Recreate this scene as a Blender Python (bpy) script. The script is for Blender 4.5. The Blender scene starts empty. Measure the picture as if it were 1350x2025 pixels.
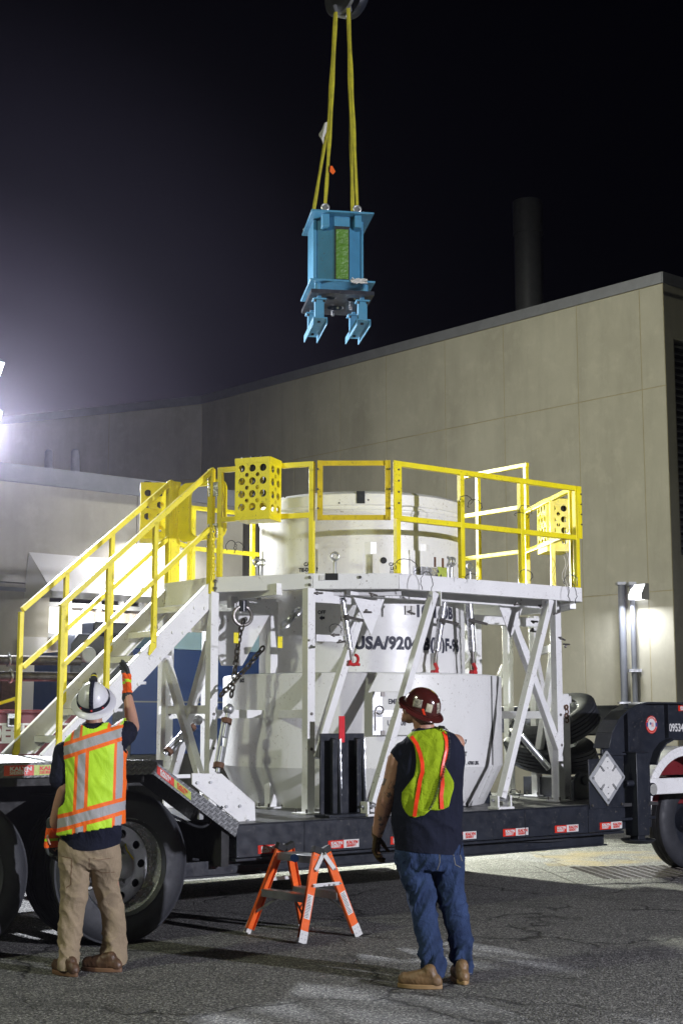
import bpy, bmesh, math, random
from mathutils import Vector, Matrix, noise
random.seed(7)
S = bpy.context.scene
COL = S.collection
R_ = math.radians
# ---------------------------------------------------------------- camera
F_PX, CAM_H = 2812.5, 1.6
TILT = math.atan(413/2812.5)
cam = bpy.data.cameras.new('camera'); camo = bpy.data.objects.new('camera', cam); COL.objects.link(camo)
camo.location = (0, 0, CAM_H); camo.rotation_euler = (math.pi/2+TILT, 0, 0)
cam.sensor_fit = 'VERTICAL'; cam.sensor_height = 36; cam.lens = 50; cam.clip_end = 900; cam.clip_start = .1
S.camera = camo
S.render.resolution_x, S.render.resolution_y = 682, 1024
S.view_settings.view_transform = 'Standard'; S.view_settings.look = 'None'
S.view_settings.exposure = 0.0; S.view_settings.gamma = 1
# ---------------------------------------------------------------- night sky, lighter over the yard on the left
world = bpy.data.worlds.new('World'); S.world = world; world.use_nodes = True
wn = world.node_tree.nodes; wl = world.node_tree.links
bg = wn['Background']
tc = wn.new('ShaderNodeTexCoord'); dot = wn.new('ShaderNodeVectorMath'); dot.operation = 'DOT_PRODUCT'
dot.inputs[1].default_value = Vector((-.30, .95, .14)).normalized()
nrm = wn.new('ShaderNodeVectorMath'); nrm.operation = 'NORMALIZE'
wl.new(tc.outputs['Generated'], nrm.inputs[0]); wl.new(nrm.outputs[0], dot.inputs[0])
ramp = wn.new('ShaderNodeValToRGB'); wl.new(dot.outputs['Value'], ramp.inputs[0])
cr = ramp.color_ramp; cr.interpolation = 'EASE'
cr.elements[0].position = .93; cr.elements[0].color = (.0004, .0004, .0012, 1)
cr.elements[1].position = 1.0; cr.elements[1].color = (.05, .045, .08, 1)
e = cr.elements.new(.972); e.color = (.0058, .0052, .0105, 1)
e = cr.elements.new(.989); e.color = (.024, .020, .036, 1)
wl.new(ramp.outputs[0], bg.inputs[0]); bg.inputs[1].default_value = 1.0

def aim(o, tgt):
    o.rotation_euler = (Vector(tgt)-o.location).to_track_quat('-Z', 'Y').to_euler()
def spot(name, loc, tgt, power, col, size=70, blend=.4, rad=.12):
    l = bpy.data.lights.new(name, 'SPOT'); l.energy = power; l.color = col; l.spot_size = R_(size); l.spot_blend = blend
    l.shadow_soft_size = rad
    o = bpy.data.objects.new(name, l); COL.objects.link(o); o.location = loc; aim(o, tgt); return o
# yard flood lamps on the right and left, then added fills without fixtures
spot('flood_or_fill_light', (11.5, 1.2, 3.8), (1.2, 12.0, 1.9), 9800, (.88, .88, 1.0), 75, .5, .10)
spot('flood_or_fill_light', (-4.35, 17.0, 5.1), (1.5, 11.5, 1.2), 4600, (.90, .93, 1.0), 100, .4, .10)
spot('flood_or_fill_light', (.3, 20.5, 3.3), (2.8, 15.8, .0), 4200, (.95, .98, .80), 92, .5, .15)  # unseen lamp hidden behind the cask, brightens the ground beyond the trailer
spot('flood_or_fill_light', (-7, 4.0, 8), (-.5, 12.0, 2.0), 1700, (.95, 1.0, .72), 80, .6, .3)  # unseen warm green fill from the front left
spot('flood_or_fill_light', (-6.5, 17, 11.5), (7.0, 30.0, 5), 7800, (1.0, .985, .82), 84, 1.0, .5)  # unseen fill aimed at the concrete wall, no fixture built

# ---------------------------------------------------------------- frames and pixel measuring
W0 = Matrix.Identity(4)
AZ = R_(51.2)
TX, TY = math.sin(AZ), math.cos(AZ)
TR = Matrix.Translation((-1.5427, 10.5538, 0)) @ Matrix.Rotation(math.pi/2-AZ, 4, 'Z')   # along trailer = x, away across trailer = y
_c, _s = math.cos(TILT), math.sin(TILT)
def ray(px, py):
    x = (px-675)/F_PX; y = (1012.5-py)/F_PX
    return Vector((x, _c-y*_s, _s+y*_c))
def atz(px, py, z):
    r = ray(px, py); return Vector((0, 0, CAM_H)) + r*((z-CAM_H)/r.z)
def aty(px, py, Y):
    r = ray(px, py); return Vector((0, 0, CAM_H)) + r*(Y/r.y)
TRI = TR.inverted()
def vpl(px, py, v=0.0):
    r = TRI.to_3x3() @ ray(px, py); c0 = TRI @ Vector((0, 0, CAM_H))
    return c0 + r*((v-c0.y)/r.y)
def zpl(px, py, z):
    return TRI @ atz(px, py, z)
def frame(F, loc, rz=0, rx=0, ry=0):
    return F @ Matrix.Translation(loc) @ Matrix.Rotation(rz, 4, 'Z') @ Matrix.Rotation(ry, 4, 'Y') @ Matrix.Rotation(rx, 4, 'X')

# ---------------------------------------------------------------- objects
ORG = {}
def tag(o, label=None, cat=None, group=None, kind=None):
    if label: o['label'] = label
    if cat: o['category'] = cat
    if group: o['group'] = group
    if kind: o['kind'] = kind
    return o
def thing(name, label, cat, F=W0, org=(0, 0, 0), group=None):
    o = bpy.data.objects.new(name, None); COL.objects.link(o)
    o.empty_display_size = .1
    o.matrix_world = F @ Matrix.Translation(org)
    ORG[o] = Vector(org)
    return tag(o, label, cat, group)
def finish(me, smooth=35, fixn=True):
    if fixn:
        b = bmesh.new(); b.from_mesh(me); bmesh.ops.recalc_face_normals(b, faces=b.faces); b.to_mesh(me); b.free()
    if smooth is not None:
        me.polygons.foreach_set('use_smooth', [True]*len(me.polygons))
        me.set_sharp_from_angle(angle=R_(smooth))
def newobj(name, me, parent=None):
    o = bpy.data.objects.new(name, me); COL.objects.link(o)
    if parent is not None: o.parent = parent; ORG[o] = ORG.get(parent, Vector((0, 0, 0)))
    return o
def bev(o, w=.004, seg=2):
    m = o.modifiers.new('bevel', 'BEVEL'); m.width = w; m.segments = seg; m.limit_method = 'ANGLE'; m.angle_limit = R_(40)
    m.harden_normals = False
    return o
def children(o): return [c for c in COL.objects if c.parent == o]
def copy_tree(o, parent=None):
    c = o.copy(); COL.objects.link(c); ORG[c] = ORG.get(o, Vector((0, 0, 0)))
    if parent is not None: c.parent = parent
    for ch in list(o.children): copy_tree(ch, c)
    return c

class MB:
    def __init__(s): s.v = []; s.f = []; s.k = []
    def add(s, vs, fs):
        n = len(s.v); s.k.append((n, len(s.f))); s.v += [Vector(p) for p in vs]; s.f += [[i+n for i in q] for q in fs]; return s
    def obox(s, c, x, y, z):
        c, x, y, z = Vector(c), Vector(x), Vector(y), Vector(z)
        vs = [c+a*x+b*y+d*z for d in (-1, 1) for b in (-1, 1) for a in (-1, 1)]
        return s.add(vs, [(0, 2, 3, 1), (4, 5, 7, 6), (0, 1, 5, 4), (2, 6, 7, 3), (0, 4, 6, 2), (1, 3, 7, 5)])
    def box(s, a, b):
        a, b = Vector(a), Vector(b); h = (b-a)/2
        return s.obox((a+b)/2, (h.x, 0, 0), (0, h.y, 0), (0, 0, h.z))
    def bar(s, p, q, w, h=None, up=(0, 0, 1)):
        p, q = Vector(p), Vector(q); h = w if h is None else h
        d = (q-p).normalized(); up = Vector(up)
        if abs(d.dot(up)) > .99: up = Vector((0, 1, 0))
        sd = d.cross(up).normalized(); u2 = sd.cross(d)
        return s.obox((p+q)/2, sd*(w/2), d*((q-p).length/2), u2*(h/2))
    def tube(s, p, q, r, r2=None, n=14, cap=True):
        p, q = Vector(p), Vector(q); r2 = r if r2 is None else r2
        d = (q-p).normalized(); a = d.orthogonal().normalized(); b = d.cross(a)
        vs = []
        for c, rr in ((p, r), (q, r2)):
            vs += [c+(a*math.cos(t)+b*math.sin(t))*rr for t in [2*math.pi*i/n for i in range(n)]]
        fs = [(i, (i+1) % n, n+(i+1) % n, n+i) for i in range(n)]
        if cap: fs += [tuple(range(n))[::-1], tuple(range(n, 2*n))]
        return s.add(vs, fs)
    def path(s, pts, r, n=8, closed=False, radii=None):
        pts = [Vector(p) for p in pts]; m = len(pts); rings = []
        d0 = (pts[1]-pts[0]).normalized(); a = d0.orthogonal().normalized()
        for i, p in enumerate(pts):
            if closed: d = (pts[(i+1) % m]-pts[i-1]).normalized()
            else: d = (pts[min(i+1, m-1)]-pts[max(i-1, 0)]).normalized()
            a = (a-d*a.dot(d)).normalized(); b = d.cross(a); rr = radii[i] if radii else r
            rings.append([p+(a*math.cos(t)+b*math.sin(t))*rr for t in [2*math.pi*k/n for k in range(n)]])
        vs = [p for q in rings for p in q]; fs = []
        for i in range(m if closed else m-1):
            j = (i+1) % m
            fs += [(i*n+k, i*n+(k+1) % n, j*n+(k+1) % n, j*n+k) for k in range(n)]
        if not closed: fs += [tuple(range(n))[::-1], tuple(range((m-1)*n, m*n))]
        return s.add(vs, fs)
    def prism(s, poly, vec):
        poly = [Vector(p) for p in poly]; vec = Vector(vec); n = len(poly)
        return s.add(poly+[p+vec for p in poly], [tuple(range(n))[::-1], tuple(range(n, 2*n))]+[(i, (i+1) % n, n+(i+1) % n, n+i) for i in range(n)])
    def lathe(s, c, prof, axis=(0, 0, 1), n=48, a0=0, a1=2*math.pi, closed_prof=False):
        c, ax = Vector(c), Vector(axis).normalized(); a = ax.orthogonal().normalized() if abs(ax.z) < .9 else Vector((1, 0, 0)); b = ax.cross(a)
        full = abs(a1-a0-2*math.pi) < 1e-6; m = n if full else n+1; k = len(prof); vs = []
        for i in range(m):
            t = a0+(a1-a0)*i/n; d = a*math.cos(t)+b*math.sin(t)
            vs += [c+d*r+ax*h for r, h in prof]
        fs = []
        for i in range(n):
            j = (i+1) % m
            for q in range(k if closed_prof else k-1):
                q2 = (q+1) % k; fs.append((i*k+q, j*k+q, j*k+q2, i*k+q2))
        return s.add(vs, fs)
    def ball(s, c, r, n=16, m=10, M=None):
        c = Vector(c); r = Vector((r, r, r)) if isinstance(r, (int, float)) else Vector(r); vs = []; fs = []
        for j in range(m+1):
            ph = math.pi*j/m
            for i in range(n):
                t = 2*math.pi*i/n; p = Vector((r.x*math.sin(ph)*math.cos(t), r.y*math.sin(ph)*math.sin(t), r.z*math.cos(ph)))
                vs.append(c+(M @ p if M else p))
        for j in range(m):
            for i in range(n): fs.append((j*n+i, j*n+(i+1) % n, (j+1)*n+(i+1) % n, (j+1)*n+i))
        return s.add(vs, fs)
    def cap(s, p, q, r1, r2, n=14):
        p, q = Vector(p), Vector(q); s.tube(p, q, r1, r2, n); s.ball(p, r1, n, 8); s.ball(q, r2, n, 8); return s
    def torus(s, c, axis, Rr, r, n=24, m=8, a0=0, a1=2*math.pi):
        c, ax = Vector(c), Vector(axis).normalized(); a = ax.orthogonal().normalized(); b = ax.cross(a)
        full = abs(a1-a0-2*math.pi) < 1e-6
        pts = [c+(a*math.cos(t)+b*math.sin(t))*Rr for t in [a0+(a1-a0)*i/n for i in range(n if full else n+1)]]
        return s.path(pts, r, m, closed=full)
    def mesh(s, name, org=Vector((0, 0, 0)), smooth=35):
        me = bpy.data.meshes.new(name); me.from_pydata([p-org for p in s.v], [], s.f); me.validate(); finish(me, smooth); return me
    def part(s, name, m, parent, label=None, b=0, smooth=35):
        o = newobj(name, s.mesh(name, ORG[parent], smooth), parent); o.data.materials.append(m)
        if label: o['label'] = label
        if b: bev(o, b)
        return o
    def parts(s, name, m, parent, label=None, b=0, smooth=35):   # every piece added becomes a part of its own
        out = []; ks = s.k+[(len(s.v), len(s.f))]
        for (v0, f0), (v1, f1) in zip(ks[:-1], ks[1:]):
            q = MB(); q.v = s.v[v0:v1]; q.f = [[i-v0 for i in f] for f in s.f[f0:f1]]; out.append(q.part(name, m, parent, label, b, smooth))
        return out
    def solo(s, name, m, label, cat, F=W0, org=(0, 0, 0), group=None, kind=None, b=0, smooth=35):
        org = Vector(org); o = newobj(name, s.mesh(name, org, smooth)); o.matrix_world = F @ Matrix.Translation(org)
        o.data.materials.append(m); ORG[o] = org; tag(o, label, cat, group, kind)
        if b: bev(o, b)
        return o

def curve_mesh(cu):
    o = bpy.data.objects.new('tmp', cu); COL.objects.link(o)
    dg = bpy.context.evaluated_depsgraph_get(); ev = o.evaluated_get(dg)
    me = bpy.data.meshes.new_from_object(ev); vs = [v.co.copy() for v in me.vertices]; fs = [list(p.vertices) for p in me.polygons]
    bpy.data.objects.remove(o); bpy.data.meshes.remove(me)
    return vs, fs
def text_geo(body, size=1, bold=.0, sx=1.0, spacing=1.0, align='LEFT', depth=0.0):
    cu = bpy.data.curves.new('t', 'FONT'); cu.body = body; cu.size = size; cu.offset = bold; cu.space_character = spacing; cu.align_x = align
    cu.extrude = depth; cu.resolution_u = 3
    vs, fs = curve_mesh(cu); bpy.data.curves.remove(cu)
    return [Vector((v.x*sx, v.y, v.z)) for v in vs], fs
def text_part(name, body, m, parent, o, x, y, size, bold=0, sx=1, spacing=1, align='LEFT', stencil=False):
    vs, fs = text_geo(body, size, bold, sx, spacing, align); o = Vector(o); x = Vector(x).normalized(); y = Vector(y).normalized()
    mb = MB(); mb.add([o+x*v.x+y*v.y for v in vs], fs)
    return mb.part(name, m, parent, smooth=None)
def text_cyl(name, body, m, parent, c, R, az0, z, size, bold=0, sx=1, spacing=1, R2=None):
    # lettering wrapped on a vertical cylinder; az0 = angle of the text centre, letters run anticlockwise
    vs, fs = text_geo(body, size, bold, sx, spacing, 'CENTER'); mb = MB(); c = Vector(c)
    mb.add([Vector((c.x+R*math.cos(az0+v.x/R), c.y+R*math.sin(az0+v.x/R), z+v.y)) for v in vs], fs)
    return mb.part(name, m, parent, smooth=None)
def holed(w, h, holes, t):
    # plate w x h in xy (origin at a corner), thickness t, with round holes (x, y, r)
    cu = bpy.data.curves.new('p', 'CURVE'); cu.dimensions = '2D'; cu.fill_mode = 'BOTH'; cu.extrude = t/2
    def poly(pts):
        sp = cu.splines.new('POLY'); sp.points.add(len(pts)-1); sp.use_cyclic_u = True
        for i, p in enumerate(pts): sp.points[i].co = (p[0], p[1], 0, 1)
    poly([(0, 0), (w, 0), (w, h), (0, h)])
    for x, y, r in holes: poly([(x+r*math.cos(a), y+r*math.sin(a)) for a in [2*math.pi*k/18 for k in range(18)]])
    g = curve_mesh(cu); bpy.data.curves.remove(cu); return g

# ---------------------------------------------------------------- materials
class NT:
    def __init__(s, name):
        s.m = bpy.data.materials.new(name); s.m.use_nodes = True; s.t = s.m.node_tree; s.n = s.t.nodes; s.l = s.t.links
        s.b = s.n['Principled BSDF']; s.tc = None
    def co(s, kind='Object'):
        if s.tc is None: s.tc = s.n.new('ShaderNodeTexCoord')
        return s.tc.outputs[kind]
    def set(s, node, k, v):
        if v is None: return
        if isinstance(v, bpy.types.NodeSocket): s.l.new(v, node.inputs[k])
        else: node.inputs[k].default_value = v
    def math(s, op, a, b=None, c=None, clamp=False):
        n = s.n.new('ShaderNodeMath'); n.operation = op; n.use_clamp = clamp; s.set(n, 0, a); s.set(n, 1, b); s.set(n, 2, c); return n.outputs[0]
    def xyz(s, v=None):
        n = s.n.new('ShaderNodeSeparateXYZ'); s.l.new(v or s.co(), n.inputs[0]); return n.outputs
    def map(s, v, scale=(1, 1, 1), rot=(0, 0, 0), loc=(0, 0, 0)):
        n = s.n.new('ShaderNodeMapping'); s.l.new(v, n.inputs[0]); n.inputs['Scale'].default_value = scale; n.inputs['Rotation'].default_value = rot
        n.inputs['Location'].default_value = loc; return n.outputs[0]
    def noise(s, scale, detail=4, rough=.55, v=None, dist=0):
        n = s.n.new('ShaderNodeTexNoise'); s.l.new(v or s.co(), n.inputs['Vector']); n.inputs['Scale'].default_value = scale
        n.inputs['Detail'].default_value = detail; n.inputs['Roughness'].default_value = rough; n.inputs['Distortion'].default_value = dist; return n.outputs[0]
    def vor(s, scale, feature='F1', v=None, out='Distance'):
        n = s.n.new('ShaderNodeTexVoronoi'); n.feature = feature; s.l.new(v or s.co(), n.inputs['Vector']); n.inputs['Scale'].default_value = scale; return n.outputs[out]
    def rng(s, v, a, b, c=0., d=1.):
        n = s.n.new('ShaderNodeMapRange'); s.l.new(v, n.inputs[0])
        for i, q in enumerate((a, b, c, d)): n.inputs[1+i].default_value = q
        return n.outputs[0]
    def mix(s, f, a, b):
        n = s.n.new('ShaderNodeMix'); n.data_type = 'RGBA'; s.set(n, 0, f)
        for k, q in ((6, a), (7, b)):
            if isinstance(q, tuple): q = (*q[:3], 1)
            s.set(n, k, q)
        return n.outputs[2]
    def bump(s, h, strength=.3, dist=.01):
        n = s.n.new('ShaderNodeBump'); n.inputs['Strength'].default_value = strength; n.inputs['Distance'].default_value = dist
        s.l.new(h, n.inputs['Height']); s.l.new(n.outputs[0], s.b.inputs['Normal']); return s
    def band(s, x, c, w):   # 1 inside |x-c|<w
        return s.math('LESS_THAN', s.math('ABSOLUTE', s.math('SUBTRACT', x, c)), w)
    def col(s, c): s.set(s.b, 'Base Color', c if isinstance(c, bpy.types.NodeSocket) else (*c[:3], 1)); return s
def mat(name, c, rough=.5, metal=0., var=.12, sc=4., dirt=None, dirtc=(.12, .1, .08), bump=0., bsc=60., bd=.003, streak=False, coat=0, chips=None):
    N = NT(name); lo = tuple(q*(1-var) for q in c); hi = tuple(min(1, q*(1+var)) for q in c)
    v = N.map(N.co(), (1, 1, .25)) if streak else N.co()
    base = N.mix(N.rng(N.noise(sc, 5, .6, v), .3, .7), lo, hi)
    if dirt:
        f = N.rng(N.noise(sc*2.3, 8, .7, v, .4), 1-dirt, 1-dirt+.14)
        base = N.mix(N.math('MULTIPLY', f, .75), base, dirtc)
    if chips:
        sv = N.n.new('ShaderNodeVectorMath'); sv.operation = 'ADD'; N.l.new(N.co(), sv.inputs[0]); sv.inputs[1].default_value = (4.7, 2.2, 9.1)
        f = N.math('MULTIPLY', N.rng(N.noise(34, 6, .75, sv.outputs[0]), .60, .64), N.rng(N.noise(3.1, 3, .5, sv.outputs[0]), .42, .60)); base = N.mix(N.math('MULTIPLY', f, .8), base, chips)
        g = N.math('MULTIPLY', N.rng(N.math('ABSOLUTE', N.math('SUBTRACT', N.noise(5.5, 3, .5, sv.outputs[0], 2.5), .5)), 0, .004, 1, 0), N.rng(N.noise(2.3, 2, .5, sv.outputs[0]), .52, .58)); base = N.mix(N.math('MULTIPLY', g, .55), base, chips)
    N.col(base); N.b.inputs['Metallic'].default_value = metal
    N.set(N.b, 'Roughness', N.rng(N.noise(sc*3, 4), .3, .7, max(.03, rough-.1), min(1, rough+.1)))
    if coat: N.b.inputs['Coat Weight'].default_value = coat; N.b.inputs['Coat Roughness'].default_value = .15
    if bump: N.bump(N.noise(bsc, 4), bump, bd)
    return N.m
def emat(name, c, s):
    N = NT(name); N.col((0, 0, 0)); N.b.inputs['Emission Color'].default_value = (*c, 1); N.b.inputs['Emission Strength'].default_value = s; return N.m

M = {}
M['white'] = mat('white_paint', (.78, .78, .77), .42, var=.06, sc=3, dirt=.36, dirtc=(.36, .33, .27), chips=(.17, .14, .11), bump=.12, bsc=180, bd=.001)
M['cask'] = mat('cask_paint', (.72, .72, .70), .38, var=.07, sc=1.6, dirt=.38, dirtc=(.42, .37, .28), chips=(.20, .16, .12), bump=.15, bsc=8, bd=.006, streak=True)
M['yellow'] = mat('yellow_paint', (.84, .71, .008), .38, var=.10, sc=5, dirt=.30, dirtc=(.38, .27, .03), chips=(.10, .07, .03), bump=.1, bsc=160, bd=.001)
M['yellow_worn'] = mat('worn_yellow_paint', (.62, .46, .012), .5, var=.15, sc=9, dirt=.44, dirtc=(.05, .035, .02))
M['black'] = mat('black_paint', (.016, .019, .027), .38, var=.25, sc=4, dirt=.36, dirtc=(.07, .068, .062), chips=(.13, .12, .11))
M['dark'] = mat('near_black', (.012, .012, .013), .7, var=.3, sc=6)  # near-black for dark parts and the backs of openings
M['deck'] = mat('deck_steel', (.06, .06, .062), .42, .3, var=.35, sc=3, dirt=.42, dirtc=(.20, .19, .17), bump=.3, bsc=30)
M['steel'] = mat('galvanised_steel', (.42, .43, .44), .38, .75, var=.2, sc=9, dirt=.3, dirtc=(.2, .17, .14))
M['bright'] = mat('bright_steel', (.68, .69, .72), .24, .72, var=.08, sc=10)
M['bolt'] = mat('bolt_steel', (.16, .15, .14), .4, .7, var=.3, sc=20)
M['chain'] = mat('chain_steel', (.055, .048, .038), .45, .6, var=.4, sc=14, dirt=.4, dirtc=(.16, .09, .04))
M['rust'] = mat('rusty_steel', (.14, .07, .04), .7, .3, var=.3, sc=15)
M['red'] = mat('red_paint', (.48, .018, .02), .4, var=.2, sc=12)
M['redtape'] = mat('red_tape', (.62, .01, .02), .45, var=.06, sc=12)
M['ink'] = mat('black_stencil_ink', (.02, .022, .035), .6, var=.2, sc=20, dirt=.3, dirtc=(.3, .3, .3))
M['ink2'] = mat('worn_stencil_ink', (.03, .032, .05), .6, var=.2, sc=14, dirt=.40, dirtc=(.6, .6, .58))
M['rubber'] = mat('tyre_rubber', (.026, .028, .034), .62, var=.25, sc=7, dirt=.3, dirtc=(.04, .04, .042), bump=.2, bsc=70)
M['blue'] = mat('light_blue_paint', (.060, .225, .36), .42, var=.10, sc=5, dirt=.30, dirtc=(.16, .33, .45), chips=(.08, .09, .09))
M['green'] = mat('green_film', (.085, .20, .022), .4, var=.15, sc=12, bump=.8, bsc=24, bd=.02)
M['orange'] = mat('orange_fibreglass', (.80, .13, .02), .38, var=.08, sc=8, dirt=.3, dirtc=(.5, .12, .04))
M['alu'] = mat('aluminium', (.55, .56, .57), .36, .85, var=.12, sc=14, dirt=.3, dirtc=(.3, .3, .3))
M['label'] = mat('paper_label', (.62, .61, .58), .6, var=.1, sc=40, dirt=.4, dirtc=(.4, .38, .36))
M['lens'] = mat('lamp_glass', (.55, .55, .5), .1, var=.1)
M['wire'] = mat('lanyard_wire', (.05, .05, .05), .4, .5)
M['maroon'] = mat('maroon_paint', (.16, .018, .022), .35, var=.15, sc=4)
M['navy'] = mat('navy_paint', (.028, .065, .23), .4, var=.1, sc=2)
M['skyblue'] = mat('pale_blue_paint', (.35, .52, .68), .5, var=.08)
M['coping'] = mat('roof_coping', (.23, .24, .27), .5, .3, var=.1)
M['tape_w'] = mat('reflective_white', (.62, .62, .60), .3, var=.05, sc=30)
M['tape_r'] = mat('reflective_red', (.60, .03, .015), .3, var=.1, sc=30)
M['tape_y'] = mat('faded_reflective', (.42, .50, .10), .3, var=.1, sc=30)
M['grey'] = mat('grey_paint', (.30, .31, .32), .5, var=.1)
# diamond plate: crossed raised bars
def cmb(N):
    x, y, z = N.xyz(); n = N.n.new('ShaderNodeCombineXYZ'); N.l.new(x, n.inputs[0]); N.l.new(N.math('ADD', y, N.math('MULTIPLY', z, 1.4)), n.inputs[1]); return n.outputs[0]
def plate_mat(name, c, metal):
    N = NT(name); x, y, z = N.xyz(N.map(cmb(N), (26, 26, 26), (0, 0, R_(45))))
    def sw(a): return N.math('SINE', N.math('MULTIPLY', a, math.pi))
    p = N.math('MULTIPLY', sw(x), sw(y))
    q = N.math('POWER', N.math('ABSOLUTE', sw(N.math('MULTIPLY', x, 1.0))), 6.0); r = N.math('POWER', N.math('ABSOLUTE', sw(y)), 6.0)
    h = N.math('MAXIMUM', N.math('MULTIPLY', q, N.math('GREATER_THAN', p, 0)), N.math('MULTIPLY', r, N.math('LESS_THAN', p, 0)))
    N.col(N.mix(N.noise(7, 6, .7), tuple(q*.6 for q in c), c)); N.b.inputs['Metallic'].default_value = metal; N.b.inputs['Roughness'].default_value = .5
    N.bump(h, .9, .004); return N.m
M['plate'] = plate_mat('diamond_plate', (.20, .205, .21), .35)
# ================================================================ SETTING
# asphalt yard
N = NT('asphalt'); P = N.co()
big = N.noise(.35, 5, .6); grain = N.noise(60, 3, .8); spk = N.vor(75, v=P); cell = N.math('POWER', N.xyz(N.vor(52, v=P, out='Color'))[0], 2.2); cell2 = N.math('POWER', N.xyz(N.vor(88, v=P, out='Color'))[1], 3.0)
base = N.mix(N.rng(big, .3, .7), (.070, .070, .074), (.125, .123, .122))
base = N.mix(N.rng(cell, 0, 1, 0, .62), base, (.70, .69, .64)); base = N.mix(N.rng(cell2, 0, 1, 0, .5), base, (.75, .74, .70))
base = N.mix(N.rng(grain, .42, .56), (.025, .025, .028), base)
cr = N.vor(.62, 'DISTANCE_TO_EDGE', N.map(N.co(), (1, 1, 1), loc=(3.1, 1.7, 0)))
nz = N.n.new('ShaderNodeTexNoise'); nz.inputs['Scale'].default_value = 2.2; nz.inputs['Detail'].default_value = 6; N.l.new(P, nz.inputs['Vector'])
vm = N.n.new('ShaderNodeVectorMath'); vm.operation = 'SCALE'; N.l.new(nz.outputs['Color'], vm.inputs[0]); vm.inputs['Scale'].default_value = .7
va = N.n.new('ShaderNodeVectorMath'); N.l.new(P, va.inputs[0]); N.l.new(vm.outputs[0], va.inputs[1])
cr = N.vor(.55, 'DISTANCE_TO_EDGE', va.outputs[0])
gate = N.rng(N.noise(.8, 3), .38, .52)
stain = N.rng(N.noise(1.3, 5, .6, N.map(N.co(), (1, 1.8, 1), loc=(5, 2, 0))), .56, .66)
crack = N.math('MULTIPLY', N.rng(cr, .0, .016, 1, 0), gate)
crack = N.math('MAXIMUM', crack, N.math('MULTIPLY', N.rng(cr, .0, .05, .22, 0), gate))
base = N.mix(N.math('MULTIPLY', stain, .45), base, (.05, .05, .05))
base = N.mix(crack, base, (.014, .014, .015))
# sand and dust around the drain, and along the strip behind the trailer
x, y, z = N.xyz(P)
dust = N.math('MULTIPLY', N.rng(N.noise(1.6, 5), .42, .66), N.math('MULTIPLY', N.band(y, 16.6, 1.5), N.band(x, 4.2, 1.9)))
base = N.mix(N.math('MULTIPLY', dust, .6), base, (.30, .22, .06))
N.col(base); N.b.inputs['Roughness'].default_value = .72
hgt = N.math('ADD', N.math('MULTIPLY', spk, -1.6), N.math('MULTIPLY', crack, -3.0))
hgt = N.math('ADD', N.math('ADD', hgt, grain), N.math('MULTIPLY', cell, 1.2))
N.bump(hgt, 1.0, .008)
M['asphalt'] = N.m
g = MB(); g.add([(-150, -30, 0), (150, -30, 0), (150, 260, 0), (-150, 260, 0)], [(0, 1, 2, 3)])
g.solo('ground', M['asphalt'], 'dark cracked asphalt yard', None, kind='structure')
COL.objects['ground'].pop('label', None)

def concrete(name, a, b, st=.5):
    N = NT(name); st_v = N.map(N.co(), (1, 1, .16))
    c = N.mix(N.rng(N.noise(.55, 6, .65), .32, .68), a, b)
    c = N.mix(N.math('MULTIPLY', N.rng(N.noise(1.1, 7, .7, st_v), .45, .75), st), c, tuple(q*.62 for q in a))
    c = N.mix(N.math('MULTIPLY', N.rng(N.noise(2.6, 6, .7), .52, .7), .35), c, tuple(min(1, q*1.18) for q in b))
    N.col(c); N.b.inputs['Roughness'].default_value = .85; N.bump(N.noise(60, 4), .25, .006); return N.m
M['concrete'] = concrete('panel_concrete', (.36, .345, .285), (.44, .425, .355))
M['concrete2'] = concrete('grey_concrete', (.33, .315, .26), (.42, .40, .335), .35)
M['joint'] = mat('joint_sealant', (.34, .30, .19), .8)

def paneled(name, label, pts, ztop, cols, rows, m, depth=.35, coping=.24, kind='building'):
    """wall running through pts (world xy), precast panels with real 2.5 cm joints"""
    root = thing(name, label, kind, W0, (pts[0][0], pts[0][1], 0))
    wall, back, cap = MB(), MB(), MB()
    for k in range(len(pts)-1):
        a, b = Vector((*pts[k], 0)), Vector((*pts[k+1], 0)); d = (b-a); L = d.length; d.normalize(); n = Vector((-d.y, d.x, 0))
        if n.y < 0: n = -n       # away from the camera
        if k in back_sign: n = -n
        xs = [0]+list(cols[k])+[L]; zs = [0]+list(rows)+[ztop-coping]
        j = .009
        for i in range(len(xs)-1):
            for q in range(len(zs)-1):
                p = a+d*(xs[i]+j)+Vector((0, 0, zs[q]+(j if q else 0)))
                w = d*(xs[i+1]-xs[i]-2*j); h = Vector((0, 0, zs[q+1]-zs[q]-(j if q else 0)-j))
                wall.prism([p, p+w, p+w+h, p+h], n*.12)
        back.prism([a+n*.007, b+n*.007, b+n*.007+Vector((0, 0, ztop-coping)), a+n*.007+Vector((0, 0, ztop-coping))], n*depth)
        o = -n*.04
        cap.prism([a+o+Vector((0, 0, ztop-coping)), b+o+Vector((0, 0, ztop-coping)), b+o+Vector((0, 0, ztop)), a+o+Vector((0, 0, ztop))], n*(depth+.1))
    back.part('joint_backing', M['joint'], root); wall.part('wall_panels', m, root, b=.006); cap.part('roof_coping', M['coping'], root)
    return root
back_sign = set()
ZT = 11.0
C0, C1, C2 = atz(1308, 538, ZT), atz(400, 783, ZT), atz(100, 815, ZT)
C3 = C2+(C2-C1)*3
CR = C0+Vector((TX, TY, 0))*14
d01 = Vector((C1.x-C0.x, C1.y-C0.y, 0)); L01 = d01.length; d01.normalize()
def walls_u(px):      # distance along the main wall of a pixel column
    r = ray(px, 1200); t = Vector((r.x, r.y)); # solve C0+d*s = k*t
    det = d01.x*(-t.y)+d01.y*t.x
    return (-C0.x*(-t.y)-C0.y*t.x)/det if True else 0
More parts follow.
